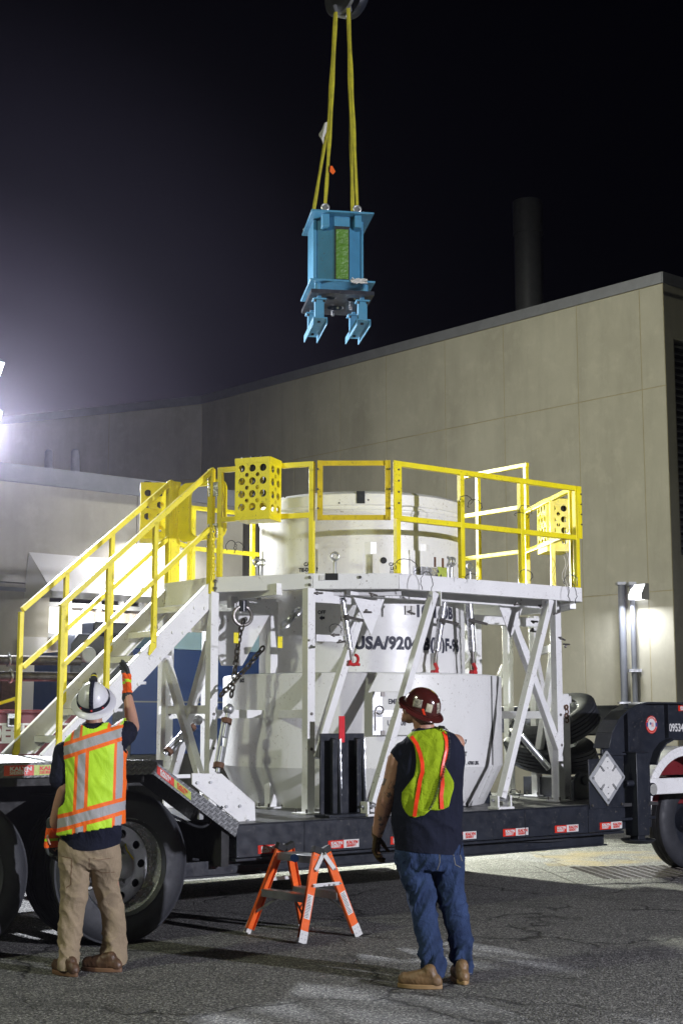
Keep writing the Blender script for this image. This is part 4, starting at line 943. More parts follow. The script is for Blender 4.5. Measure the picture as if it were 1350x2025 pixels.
for t in (0, .985):
    q = along(c, dE, t); pp.box((q[0]-.03-(.03 if t == 0 else -.02), q[1]-.034, 3.36), (q[0]+.03+(.0 if t == 0 else .025), q[1]-.024, RZ))
pl_ = pp.parts('post_plate', M['yellow'], pf, b=.003)[0]
pb_ = MB()
for t in (.0, .985):
    q = along(c, dE, t)
    for z in (3.5, 3.6, 3.7, 3.8): pb_.tube((q[0]+(-.01 if t == 0 else .04), q[1]-.045, z), (q[0]+(-.01 if t == 0 else .04), q[1]-.03, z), .009, n=6)
pb_.parts('bolt', M['bolt'], pl_)
e0, e1 = (5.02, .17), (5.77, 1.50); rail([along(e0, e1, .02), along(e0, e1, .42), e1], (e0, e1), zs=(RZ-.022, 3.42), label='guardrail carrying the perforated box at the far end')
rail([(5.80, 1.53), (5.80, 2.28)], ((5.80, 1.50), (5.80, 2.55)), zs=(4.38, 3.92, 3.43), t=4.40, label='tall three bar gate at the far end')
rail([(5.78, 2.6), (5.1, 3.6)], ((5.78, 2.6), (5.1, 3.6)), zs=(RZ-.022, 3.42)); rail([(5.0, 3.6), (3.6, 3.58), (2.8, 3.55)], ((5.0, 3.6), (2.8, 3.55)), zs=(RZ-.022, 3.42)); rail([(2.75, 3.53), (2.2, 3.07), ], ((2.75, 3.53), (2.2, 3.07)), zs=(RZ-.022, 3.42))
rail([(2.17, 3.05)], ((2.17, 3.05), (1.74, 2.3)), zs=(RZ-.022, 3.42))
# perforated boxes
def pbox(mu, mv, label, only=None):
    f = lambda p: Vector((p.x if not mu else 7.46-p.x, p.y if not mv else 3.74-p.y, p.z))
    a0 = Vector((1.7, 1.45, 0)); d_ = Vector((.5, -.866, 0)); n_ = Vector((-.866, -.5, 0)); W, D, Hh, z0 = .33, .25, .55, 3.345
    p0 = a0+d_*.30+n_*.25
    holes = []
    for r in range(4):
        for c in range(3): holes.append((.062+c*.103, Hh-.09-r*.115+.0, .033))
    for r in range(3):
        for c in range(2): holes.append((.112+c*.103, Hh-.148-r*.115, .019))
    hs = []
    for r in range(4):
        for c in range(2): hs.append((.065+c*.12, Hh-.10-r*.115, .033))
    for r in range(3): hs.append((.125, Hh-.158-r*.115, .019))
    b_ = MB()
    for (o_, ax, hl, L) in ((p0, d_, holes, W), (p0+d_*W, -n_, hs, D), (p0, -n_, hs, D), (p0-n_*D, d_, holes, W)):
        vs, fs = holed(L, Hh, hl, .006); nn = ax.cross(Vector((0, 0, 1)))
        b_.add([f(o_+ax*v.x+Vector((0, 0, z0+v.y))+nn*v.z) for v in vs], fs)
    q = [p0, p0+d_*W, p0+d_*W-n_*D, p0-n_*D]
    b_.prism([f(v+Vector((0, 0, z0))) for v in q], (0, 0, .006))
    for i in range(4):
        x, y = q[i], q[(i+1) % 4]; t = .012; o2 = (y-x).normalized().cross(Vector((0, 0, 1)))*.004
        b_.prism([f(x+o2+Vector((0, 0, z0+Hh-.045))), f(y+o2+Vector((0, 0, z0+Hh-.045))), f(y+o2+Vector((0, 0, z0+Hh+.004))), f(x+o2+Vector((0, 0, z0+Hh+.004)))], f(o2*.8)-f(Vector((0, 0, 0))))
    bx = b_.part('perforated_box', M['yellow'], pf, label)
    k_ = MB()
    for s_, e_ in ((.07, .06), (.165, .05), (.26, .055), (.1, .17), (.2, .18)):
        c_ = f(p0+d_*s_-n_*e_+Vector((0, 0, z0+Hh-.12))); k_.tube(c_, c_+Vector((0, 0, .125)), .032, n=16); k_.tube(c_+Vector((0, 0, .125)), c_+Vector((0, 0, .14)), .04, n=8); k_.tube(c_-Vector((0, 0, .25)), c_, .012, n=8)
    k_.part('stored_bolt', M['dark'], bx)
pbox(False, False, 'perforated yellow box on the front left guardrail'); pbox(False, True, 'perforated yellow box behind the stair handrails'); pbox(True, False, 'perforated yellow box at the far right end')
# ---------------------------------------------------------------- stair
SV0, SV1 = 1.50, 2.26
s0_, s1_ = Vector((.22, 0, 1.33)), Vector((1.66, 0, 2.80))
sd_ = (s1_-s0_).normalized(); up_ = Vector((-sd_.z, 0, sd_.x))
for v, lb in ((SV0, 'near stair stringer'), (SV1, 'far stair stringer')):
    st = MB(); h = .15
    a = s0_+Vector((0, v, 0)); b = s1_+Vector((0, v, 0))
    lo_a = Vector((a.x-.17, v, FZ+.004)); 
    poly = [lo_a, Vector((a.x+.13, v, FZ+.004)), b-up_*h, b+Vector((0, 0, .05)), b+up_*.02]
    st.prism([p-Vector((0, .006, 0)) for p in poly], (0, .012, 0))
    sg = 1 if v == SV0 else -1
    st.bar(lo_a+Vector((0, sg*.025, .0))+up_*.002+sd_*.01, b+up_*.02+Vector((0, sg*.025, 0)), .05, .010, up=up_)
    st.bar(Vector((a.x+.13, v+sg*.025, FZ+.01)), b-up_*h+Vector((0, sg*.025, 0)), .05, .010, up=up_)
    o = st.part('stringer', M['white'], pf, lb, b=.002)
    bt = MB()
    if v == SV0:
        for k in range(6):
            for e in (-.055, .055):
                q = s0_.lerp(s1_, .12+k*.155)-up_*.07+Vector((e, v, 0)); bt.tube(q+Vector((0, -.018, 0)), q+Vector((0, -.006, 0)), .016, n=12)
        bt.parts('bolt', M['white'], o)
for k in range(6):
    q = s0_.lerp(s1_, .11+k*.158); t = MB(); t.box((q.x-.02, SV0+.01, q.z-.045), (q.x+.20, SV1-.01, q.z-.02)); t.box((q.x-.02, SV0+.01, q.z-.075), (q.x-.008, SV1-.01, q.z-.045)); t.part('tread', M['white'], pf, b=.003)
tn = MB()
for k in range(6):
    q = s0_.lerp(s1_, .11+k*.158)
    for s in range(40): tn.box((q.x-.021, SV0+.03+s*.0175, q.z-.021), (q.x-.006, SV0+.038+s*.0175, q.z-.015))
tn.part('tread_nosing', M['alu'], pf)
tb = MB(); tb.box((1.66, SV0, 2.74), (1.70, SV1, 2.88)); tb.box((1.66, SV0+.02, 2.4), (1.67, SV1-.02, 2.74)); tb.part('landing_riser', M['white'], pf)
# handrails
def handrail(v, top, base, label, mid=True):
    r = MB(); w = .045; posts = (.205, .635, 1.09) 
    zt = lambda u: top[0][1]+(top[1][1]-top[0][1])*(u-top[0][0])/(top[1][0]-top[0][0]); zb = lambda u: s0_.z+(u-s0_.x)*(s1_.z-s0_.z)/(s1_.x-s0_.x)
    for i, u in enumerate(posts):
        r.bar((u, v, zb(u)+.10), (u, v, zt(u)-.01), w, .04, up=(1, 0, 0))
        r.prism([(u-.02, v-.02, zb(u)+.16), (u+.022, v-.02, zb(u)+.16), (u+.022, v-.02, zb(u)+.015), (u-.045, v-.02, zb(u)-.06), (u-.06, v-.02, zb(u)-.05)], (0, .012, 0))
        r.prism([(u+.010, v-.02, zb(u)+.16), (u+.022, v-.02, zb(u)+.16), (u+.022, v-.02, zb(u)+.015), (u+.01, v-.02, zb(u)+.005)], (0, .05, 0))
    ue = top[1][0]; r.bar((top[0][0]-.02, v, zt(top[0][0]-.02)), (ue, v, zt(ue)), w, .045, up=(0, 0, 1))
    m0 = .52; r.bar((top[0][0], v, zt(top[0][0])-m0), (ue, v, zt(ue)-m0), w, .04)
    r.bar((ue-.02, v, PZ-.15), (ue-.02, v, zt(ue)-.0), .07, .04, up=(1, 0, 0))
    return r.part('handrail', M['yellow'], pf, label, b=.003)
handrail(SV0, ((.205, 2.56), (1.69, 3.87)), None, 'near stair handrail'); handrail(SV1, ((.235, 2.58), (1.72, 3.86)), None, 'far stair handrail')
sc2 = MB(); sc2.box((1.70, SV1-.04, 2.83), (1.80, SV1+.03, RZ-.02)); sc2.part('gate_post', M['yellow'], pf, b=.003)
mp = MB()
for z in (3.68, 3.30): 
    q = V3(A_, z)+Vector((-.03, .02, 0)); mp.obox(q, Vector((.5, -.866, 0))*.05, Vector((.86, .5, 0))*.006, Vector((0, 0, .065)))
mp.parts('splice_plate', M['bright'], pf, b=.002)
mp = MB()
for z in (3.64, 3.68, 3.72, 3.26, 3.30, 3.34):
    for e in (-.03, .03): q = V3(A_, z)+Vector((-.03, .02, 0))+Vector((.5, -.866, 0))*e; mp.tube(q, q+Vector((-.012, -.007, 0)), .007, n=6)
mp.part('bolt', M['bolt'], pf)
# rounded swing gate closing the stair
def rrect(w, h, r, n=6):
    out = []
    for cx, cy_, a in ((w-r, h-r, 0), (r, h-r, 90), (r, r, 180), (w-r, r, 270)):
        out += [(cx+r*math.cos(R_(a+90*k/n)), cy_+r*math.sin(R_(a+90*k/n))) for k in range(n+1)]
    return out
cu = bpy.data.curves.new('p', 'CURVE'); cu.dimensions = '2D'; cu.fill_mode = 'BOTH'; cu.extrude = .02
for pts in (rrect(.60, .56, .10), [(x+.14, y+.045) for x, y in rrect(.42, .47, .09)]):
    sp = cu.splines.new('POLY'); sp.points.add(len(pts)-1); sp.use_cyclic_u = True
    for i, p in enumerate(pts): sp.points[i].co = (p[0], p[1], 0, 1)
vs, fs = curve_mesh(cu); sg_ = MB(); gx = Vector((.22, -.975, 0)).normalized(); sg_.add([Vector((1.78, SV1-.05, 3.27))+gx*v.x+Vector((0, 0, v.y))+Vector((.9, .2, 0)).normalized()*v.z for v in vs], fs)
sg_.part('swing_gate', M['yellow'], pf, 'rounded yellow swing gate at the stair top', b=.004)
MB().box((1.74, SV1-.06, 3.45), (1.80, SV1-.01, 3.70)).part('gate_spring', M['yellow'], pf, b=.004)
# safety chain at the stair top
hc = [(1.66, 1.44, 3.34), (1.655, 1.43, 3.1), (1.66, 1.42, 2.86)]
def finechain(pts, r, w, name, par, m):
    b_ = MB(); pts = [Vector(p) for p in pts]
    for i in range(len(pts)-1):
        L_ = (pts[i+1]-pts[i]).length; n = max(1, int(L_/(r*1.5)))
        for k in range(n):
            c = pts[i].lerp(pts[i+1], (k+.5)/n); d_ = (pts[i+1]-pts[i]).normalized(); sd = Matrix.Rotation(math.pi/2*(k % 2), 3, d_) @ d_.orthogonal().normalized()
            b_.path([c+d_*math.cos(a)*r+sd*math.sin(a)*r*.6 for a in [2*math.pi*q/10 for q in range(10)]], w, 5, closed=True)
    return b_.part(name, m, par)
finechain(hc, .022, .005, 'safety_chain', pf, M['yellow'])
# lanyard wires looping off the platform
random.seed(21)
wires = [((918, 990), (15, 9)), ((935, 1000), (16, 12)), ((1036, 1010), (16, 11)), ((1028, 1020), (18, 6)), ((800, 1120), (24, 14)), ((840, 1155), (12, 24)), ((930, 1143), (15, 8)), ((1035, 1140), (16, 14)), ((1125, 1150), (18, 14)), ((1128, 1178), (10, 26)), ((455, 1083), (10, 14)), ((470, 1084), (9, 12)), ((1012, 1575), (12, 14)), ((660, 1245), (12, 10))]
for i, ((px, py), (rx, ry)) in enumerate(wires):
    v = .02 if py > 1100 or px > 700 else 1.2
    if 900 < px < 1000 and py < 1100: v = .05
    c_ = vpl(px, py, v); b_ = MB(); n = 18; pts = []
    for k in range(n+1):
        a = R_(random.uniform(-20, 0) if k == 0 else 0)+R_(-30+240*k/n); pts.append(c_+Vector((math.cos(a)*rx*.0055, random.uniform(-.012, .012)-.02, math.sin(a)*ry*.0045)))
    b_.path(pts, .0035, 5); b_.part('lanyard', M['wire'], pf)
hwr = MB()
for z0_, z1_, dx in ((3.25, 2.9, 0), (3.3, 2.88, .04)):
    hwr.path([Vector((5.30+dx+.03*math.sin(k*.8), .55, z0_+(z1_-z0_)*k/10)) for k in range(11)], .004, 5)
hwr.parts('cable', M['label'], pf)
# ================================================================ SUSPENDED LOAD
YC = 14.2
def az_(px, py, Y=YC): return aty(px, py, Y)
z_top = aty(683, 422, 13.85).z; z_b1 = aty(678, 558, 13.85).z; z_b2 = aty(678, 575, 13.85).z; z_leg = aty(720, 629, 13.85).z; z_fl = aty(720, 590, 13.85).z
LD = Matrix.Translation((-.045, YC, 0)) @ Matrix.Rotation(R_(9), 4, 'Z')
ld = thing('lifting_fixture', 'light blue steel lifting fixture with a green panel, hanging from yellow slings', 'lifting fixture', LD, (0, 0, z_leg-.09))
def pbx(w, d, z, t, name, m, lab=None, x0=0):
    return MB().box((x0-w/2, -d/2, z), (x0+w/2, d/2, z+t)).part(name, m, ld, lab, b=.003)
pbx(.64, .76, z_top, .02, 'top_plate', M['blue'])
oct_ = [(-.07, -.27), (.085, -.27), (.225, -.13), (.225, .27), (-.235, .27), (-.235, -.13)]
b_ = MB(); b_.prism([(x, y, z_b1+.02) for x, y in oct_], (0, 0, z_top-z_b1-.022)); b_.part('body', M['blue'], ld)
b_ = MB(); b_.box((-.268, -.15, z_b1+.10), (-.2355, .28, z_top-.001)); b_.box((.2255, -.15, z_b1+.02), (.25, .28, z_top-.001)); b_.prism([(-.268, -.15, z_b1+.099), (-.268, .0, z_b1+.02), (-.268, .28, z_b1+.02), (-.268, .28, z_b1+.099)], (.0325, 0, 0)); b_.parts('side_plate', M['blue'], ld, b=.002)
H_ = z_top-z_b1
b_ = MB(); b_.box((-.068, -.283, z_b1+.022), (.083, -.271, z_top-.11*1.0)); fr_ = b_.part('panel_frame', M['dark'], ld, b=.002)
b_ = MB(); n = 14; vs = []; random.seed(2)
for j in range(n*2+1):
    for i in range(7): vs.append((-.056+.127*i/6, -.287-random.uniform(0, .004)*(1 if 0 < i < 6 else 0)-(.004 if i == 3 else 0), z_b1+.055+(H_-.11-.09)*j/(n*2)))
b_.add(vs, [(j*7+i, j*7+i+1, j*7+i+8, j*7+i+7) for j in range(n*2) for i in range(6)]); b_.part('green_panel', M['green'], fr_)
b_ = MB()
for x in (-.165, .165): b_.box((x-.035, -.33, z_top-.13), (x+.035, -.20, z_top-.001))
b_.parts('lug_block', M['blue'], ld, b=.003)
pbx(.66, .76, z_b1, .02, 'bottom_plate', M['blue'])
b_ = MB()
for x in (-.24, .24):
    for y in (-.28, .28): b_.tube((x, y, z_b2), (x, y, z_b1), .035)
b_.parts('spacer', M['blue'], ld)
cu = bpy.data.curves.new('p', 'CURVE'); cu.dimensions = '2D'; cu.fill_mode = 'BOTH'; cu.extrude = .02
for pts in ([(-.32, -.38), (.32, -.38), (.32, .38), (-.32, .38)],)+tuple([(cx+r*math.cos(2*math.pi*k/24), cy_+r*math.sin(2*math.pi*k/24)) for k in range(24)] for cx, cy_, r in ((0, .12, .085), (-.11, -.22, .06), (.13, -.20, .065))):
    sp = cu.splines.new('POLY'); sp.points.add(len(pts)-1); sp.use_cyclic_u = True
    for i, p in enumerate(pts): sp.points[i].co = (p[0], p[1], 0, 1)
vs, fs = curve_mesh(cu); b_ = MB(); b_.add([v+Vector((0, 0, z_b2-.02)) for v in vs], fs); bp_ = b_.part('base_plate', M['black'], ld)
b_ = MB()
for x, y in ((-.17, .05), (.15, .05), (0, .30)): b_.tube((x, y, z_b2-.075), (x, y, z_b2-.04), .014, n=8)
b_.part('bolt', M['steel'], bp_)
for x in (-.225, .215):
    for y in (-.27, .25):
        b_ = MB(); b_.box((x-.045, y-.04, z_leg), (x+.045, y+.04, z_fl-.012)); b_.box((x-.068, y-.06, z_fl-.012), (x+.068, y+.06, z_fl+.006)); b_.box((x-.02, y-.02, z_fl+.006), (x+.02, y+.02, z_b2-.04)); o = b_.part('leg', M['blue'], ld, b=.002)
        b_ = MB()
        for e in (-.045, .045): b_.tube((x+e, y-.04, z_fl-.035), (x+e, y-.04, z_fl-.012), .012, n=6)
        b_.part('bolt', M['dark'], o)
    b_ = MB(); b_.box((x-.072, -.36, z_leg-.012), (x+.072, .36, z_leg)); b_.box((x-.072, -.36, z_leg-.075), (x-.062, .36, z_leg-.012)); b_.box((x+.062, -.36, z_leg-.075), (x+.072, .36, z_leg-.012)); o = b_.part('foot_channel', M['blue'], ld, b=.002)
    b_ = MB()
    for y in (-.25, .22): b_.tube((x, y, z_leg-.03), (x, y, z_leg-.012), .016, n=6)
    b_.part('bolt', M['dark'], o)
cb = MB(); random.seed(8)
for k in range(10):
    pts = [Vector((.16, -.385, z_b1+.03))+Vector((random.uniform(-.09, .09), random.uniform(-.02, .0), random.uniform(-.05, .01))) for _ in range(5)]; cb.path(pts, .005, 5)
cb.part('coiled_cable', M['label'], ld)
b_ = MB(); b_.box((.2505, -.1, z_b1+.2), (.256, 0, z_b1+.42)); b_.part('orange_label', M['orange'], ld)

# slings and hook block
def ribbon(pts, w, name, label, twist=0):
    r = [Vector(p) for p in pts]; t = thing(name, label, 'sling', W0, r[-1], group='yellow lifting slings')
    b_ = MB(); fine = []; n = 26
    for k in range(n+1):
        s = k/n*(len(r)-1); i = min(int(s), len(r)-2); fine.append((r[i].lerp(r[i+1], s-i), k/n))
    vs = []
    for p, s in fine:
        a = twist*s+.35*math.sin(s*9); wv = Vector((math.cos(a), math.sin(a), 0))*w/2*(1+.15*math.sin(s*23)); tv = Vector((-math.sin(a), math.cos(a), 0))*.006
        vs += [p-wv-tv, p-tv*2.2, p+wv-tv, p+wv+tv, p+tv*2.2, p-wv+tv]
    m_ = len(fine)
    fs = [(k*6+i, k*6+(i+1) % 6, k*6+6+(i+1) % 6, k*6+6+i) for k in range(m_-1) for i in range(6)]+[tuple(range(6)), tuple(range(m_*6-6, m_*6))]
    b_.add(vs, fs); b_.part('webbing', M['sling'], t); return t
N = NT('sling_webbing'); N.col(N.mix(N.rng(N.noise(9, 5, .7), .35, .7), (.50, .45, .02), (.28, .25, .02))); N.b.inputs['Roughness'].default_value = .8; N.bump(N.noise(220, 2), .5, .002); M['sling'] = N.m
hk = aty(680, 12, YC)
def ldw(x, y, z): return LD @ Vector((x, y, z))
zs = z_top+.02
ends = [(( -.165, -.27), (664, 24), 'front left yellow sling, with the orange tag'), ((-.24, .28), (663, 24), 'back left yellow sling, wrapped with a rag'), ((.165, -.27), (688, 8), 'front right yellow sling running up to the hook'), ((.215, .28), (688, 8), 'back right yellow sling behind the front right one')]
for i, ((x, y), (px, py), lab) in enumerate(ends):
    lo_ = ldw(x, y, zs+(.10 if y < 0 else .02)); hi = aty(px, py, YC+(.02 if y > 0 else -.06)); mid = hi.lerp(lo_, .5)
    if i == 0: mid = aty(654, 235, YC-.1)
    if i == 1: mid = aty(650, 235, YC+.05)
    t = ribbon([hi, mid, lo_], .037 if i != 1 else .034, 'sling', lab, (.4, -.5, .6, -.3)[i])
    s_ = MB(); s_.torus(ldw(x, y, zs+.065), (LD.to_3x3() @ Vector((0, 1, 0))), .035, .012, 18, 8); q = ldw(x, y, zs+.02); s_.tube(q+Vector((-.06, 0, 0)), q+Vector((.06, 0, 0)), .014, n=8); s_.ball(q+Vector((-.062 if x < 0 else .062, 0, 0)), .02, 10, 6); s_.box(q+Vector((-.02, -.02, -.02)), q+Vector((.02, .02, .06))); s_.part('shackle', M['steel'], t)
hb_ = thing('hook_block', 'grey crane hook block at the top edge holding the slings', 'hook', W0, hk)
b_ = MB(); c_ = aty(683, -14, YC+.02)
b_.lathe(c_+Vector((-.05, 0, 0)), [(0, -.02), (.24, -.02), (.26, 0), (.24, .02), (0, .02)], (.75, .66, 0), 40); b_.part('cheek_plate', M['steel'], hb_)
b_ = MB(); b_.lathe(c_+Vector((.07, .10, 0)), [(0, -.05), (.22, -.05), (.235, 0), (.22, .05), (0, .05)], (.75, .66, 0), 40); b_.part('sheave', M['black'], hb_)
b_ = MB(); b_.path([c_+Vector((.02, 0, -.05)), c_+Vector((.04, 0, -.2)), c_+Vector((.0, 0, -.27)), c_+Vector((-.09, 0, -.25)), c_+Vector((-.12, 0, -.15))], .03, 10); b_.part('hook', M['steel'], hb_)
b_ = MB(); b_.tube(c_+Vector((-.07, 0, .1)), c_+Vector((-.07, 0, 6)), .012, n=8).tube(c_+Vector((.1, .1, .1)), c_+Vector((.1, .1, 6)), .012, n=8); b_.part('wire_rope', M['dark'], hb_)
b_ = MB(); p = aty(636, 262, YC-.02); q_ = [aty(x, y, YC-.02) for x, y in ((647, 240), (641, 243), (636, 256), (630, 265), (634, 270), (639, 283), (641, 268), (645, 258))]; b_.prism(q_, (0, .05, 0)); b_.solo('rag', M['label'], 'crumpled white rag tied round the back left sling', 'rag', W0, p, b=.004)
b_ = MB(); q_ = [aty(x, y, YC-.25) for x, y in ((653, 328), (657, 328), (663, 339), (658, 345), (652, 339))]; b_.prism(q_, (0, .004, 0)); b_.solo('orange_tag', M['orange'], 'orange inspection tag on the front left sling', 'tag', W0, q_[0])

# ================================================================ STEP LADDER
ga_, gb_, gc_, gd_ = [Vector((*p, 0)) for p in ((-.3545, 10.6237), (.0569, 11.0135), (-.6438, 11.1933), (-.2302, 11.516))]
ctr = (ga_+gb_+gc_+gd_)/4; xd = (gb_-ga_+gd_-gc_).normalized(); LDW = Matrix.Translation(ctr) @ Matrix.Rotation(math.atan2(xd.y, xd.x), 4, 'Z')
la = thing('step_ladder', 'low orange double sided step ladder on the asphalt', 'step ladder', LDW)
HX, HY0, HY1, HZ = .275, .32, .215, .655
def side(x, y, z):  # rail point at height z: x sign, y sign
    f = z/HZ; return Vector((x*(HX+(.035-HX)*f), y*(HY0+(HY1-HY0)*f), z))
for x in (-1, 1):
    for y in (-1, 1):
        a, b = side(x, y, .035), side(x, y, HZ-.02); b_ = MB(); d_ = (b-a).normalized(); wx = Vector((1, 0, 0)); wx = (wx-d_*wx.dot(d_)).normalized(); nn = d_.cross(wx)
        if nn.y*y < 0: nn = -nn
        b_.obox((a+b)/2+nn*.010, wx*.036, d_*((b-a).length/2), nn*.0025)
        for s in (-1, 1): b_.obox((a+b)/2+wx*s*.034-nn*.002, wx*.002, d_*((b-a).length/2), nn*.0125)
        rl = b_.part('rail', M['orange'], la, b=.0015)
        b_ = MB(); f0 = side(x, y, .0); f1 = side(x, y, .085); b_.obox((f0+f1)/2+nn*.014, wx*.037, (f1-f0)/2, nn*.002); b_.obox(f0+Vector((0, 0, .005)), wx*.038, nn*.016, Vector((0, 0, .005))); b_.part('foot', M['tape_w'], rl, b=.001)
        b_ = MB(); t0 = side(x, y, HZ-.045); t1 = side(x, y, HZ); b_.obox((t0+t1)/2+d_*.008, wx*.042, (t1-t0)/2, nn*.022); b_.part('top_cap', M['dark'], rl, b=.003)
        b_ = MB()
        for zz in (.03, .06, .57, .60):
            q = side(x, y, zz)+nn*.012
            for e in (-.018, .018): b_.tube(q+wx*e, q+wx*e+nn*.006, .005, n=8)
        b_.part('rivet', M['steel'], rl)
        if y < 0:
            b_ = MB(); l0, l1 = side(x, y, .165), side(x, y, .33); b_.obox((l0+l1)/2+nn*.0136, wx*.027, (l1-l0)/2, nn*.0006); lb_ = b_.part('warning_label', M['label'], rl)
            b_ = MB(); random.seed(x+5)
            for k in range(15):
                q = l0.lerp(l1, .06+k*.062)+nn*.0145; L = random.uniform(.014, .023); b_.obox(q+wx*(L-.024), wx*L, d_*.0018, nn*.0002)
            b_.part('label_print', M['ink'], lb_, smooth=None)
b_ = MB()
b_.box((-.075, -HY1-.002, .585), (.075, HY1+.002, .60)); b_.box((-.08, -HY1, .545), (-.076, HY1, .60)); b_.box((.076, -HY1, .545), (.08, HY1, .60)); b_.part('top_step', M['alu'], la, b=.002)
for x in (-1, 1):
    z = .33; s = side(x, 1, z); b_ = MB(); b_.box((s.x-.04, -s.y+.003, z-.006), (s.x+.04, s.y-.003, z)); b_.box((s.x-.04*1-.002, -s.y+.003, z-.055), (s.x-.038, s.y-.003, z-.006)); b_.box((s.x+.038, -s.y+.003, z-.055), (s.x+.042, s.y-.003, z-.006)); b_.part('step', M['alu'], la, b=.001)
    b_ = MB()
    for y in (-1, 1): q = side(x, y, .16); b_.bar(q, Vector((s.x, y*.10, z-.05)), .016, .006, up=(1, 0, 0)); 
    b_.part('step_brace', M['steel'], la)
for y in (-1, 1):
    b_ = MB(); q0, q1 = side(-1, y, .395), side(1, y, .395); off = Vector((0, y*.022, 0)); b_.bar(q0+off, q1+off, .026, .005, up=(0, 1, 0)); q0, q1 = side(-1, y, .50), side(1, y, .50); tp = Vector((0, y*(HY1+.02), .615)); b_.bar(q0+off, tp+off*.3, .036, .005, up=(0, 1, 0)); b_.bar(q1+off, tp+off*.6, .036, .005, up=(0, 1, 0)); o = b_.part('spreader', M['tape_w'], la, b=.002)
    b_ = MB()
    for q in (side(-1, y, .395), side(1, y, .395), side(-1, y, .50), side(1, y, .50), tp, Vector((-.015, y*.30, .395)), Vector((.03, y*.30, .395))): b_.tube(q+off, q+off*1.4+Vector((0, y*.006, 0)), .007, n=10)
    b_.part('rivet', M['steel'], o)
b_ = MB(); b_.lathe((-.0795, 0, .572), [(.0, 0), (.03, 0), (.03, .002), (0, .002)], (-1, 0, 0), 24); e_ = b_.part('maker_badge', M['navy'], la)
for v in e_.data.vertices: v.co.y *= 1.7
# ================================================================ TRACTOR AT THE RIGHT EDGE
tk = thing('tractor_truck', 'white truck tractor under the gooseneck, cut by the right edge', 'truck', TR, (7.2, 0, 0))
fm = MB(); cF = vpl(1357, 1580, .1); cF = Vector((cF.x, .1, cF.z)); 
def arcv(r0, r1, a0, a1, y0, y1, mbx, n=20, cx=cF.x, cz=None, zz=.60):
    pts = []
    for k in range(n+1):
        a = R_(a0+(a1-a0)*k/n); pts.append((math.cos(a), math.sin(a)))
    for k in range(n):
        (c0, s0), (c1, s1) = pts[k], pts[k+1]
        mbx.add([(cx+r*c, y, zz+r*s) for (c, s) in ((c0, s0), (c1, s1)) for r in (r0, r1) for y in (y0, y1)], [(0, 1, 3, 2), (4, 6, 7, 5), (0, 4, 5, 1), (2, 3, 7, 6), (0, 2, 6, 4), (1, 5, 7, 3)])
w0 = vpl(1278, 1560, .3); wc = w0.x+.66
arcv(.66, .70, 62, 180, .30, .95, fm, cx=wc, zz=.64); arcv(.60, .665, 62, 180, .30, .34, fm, cx=wc, zz=.64); fm.box((wc+.32, .30, 1.222), (wc+1.2, .95, 1.26)); fm.part('fender', M['white'], tk, b=.006)
b_ = MB(); b_.box((wc-.70, .26, .86), (wc+3, .30, 1.02)); b_.part('bumper_bar', M['white'], tk, b=.01)
q = vpl(1286, 1561, .25); b_ = MB(); b_.tube((q.x, .22, q.z), (q.x, .26, q.z), .066, n=32); lh = b_.part('work_lamp', M['black'], tk, b=.004)
b_ = MB(); b_.tube((q.x, .214, q.z), (q.x, .221, q.z), .054, n=32); b_.part('lamp_glass', M['lens'], lh)
g_ = MB()
for k in range(-4, 5): h = math.sqrt(max(0, .05**2-(k*.011)**2)); g_.box((q.x+k*.011-.001, .211, q.z-h), (q.x+k*.011+.001, .214, q.z+h)); g_.box((q.x-h, .211, q.z+k*.011-.001), (q.x+h, .2138, q.z+k*.011+.001))
g_.part('lamp_grille', M['steel'], lh)
b_ = MB(); b_.prism([(wc-.44, .6, 1.03), (wc-.46, .6, 1.14), (wc-.30, .6, 1.20), (wc-.25, .6, 1.31), (wc+2, .6, 1.33), (wc+2, .6, 1.03)], (0, .3, 0)); b_.box((wc-.2, .9, .7), (wc+3, 1.0, 1.0)); b_.part('chassis', M['maroon'], tk, b=.006)
b_ = MB(); b_.tube((wc-.55, .42, .62), (wc-.55, .42, .84), .035, n=16); b_.part('air_tank', M['steel'], tk)
for c_u in (wc+.72, wc+2.1):
    for v in (.80,):
        R = .52; prof = [(.30, .02), (.38, 0), (.47, .01), (.505, .03), (R, .05), (R, .09), (R-.012, .095), (R, .10), (R, .14), (R-.012, .145), (R, .15), (R, .2), (.505, .23), (.47, .25), (.38, .26), (.30, .24)]
        b_ = MB(); b_.lathe((c_u, v, R), prof, (0, 1, 0), 56, closed_prof=True); o = b_.part('tyre', M['rubber'], tk)
        b_ = MB(); b_.lathe((c_u, v, R), [(.30, .03), (.28, .12), (.14, .14), (.12, .05), (0, .05)], (0, 1, 0), 40); b_.part('rim', M['black'], o)
b_ = MB(); b_.box((wc-.3, 1.2, .5), (wc+3, 1.3, 1.0)); b_.part('chassis_rail', M['maroon'], tk, b=.02)
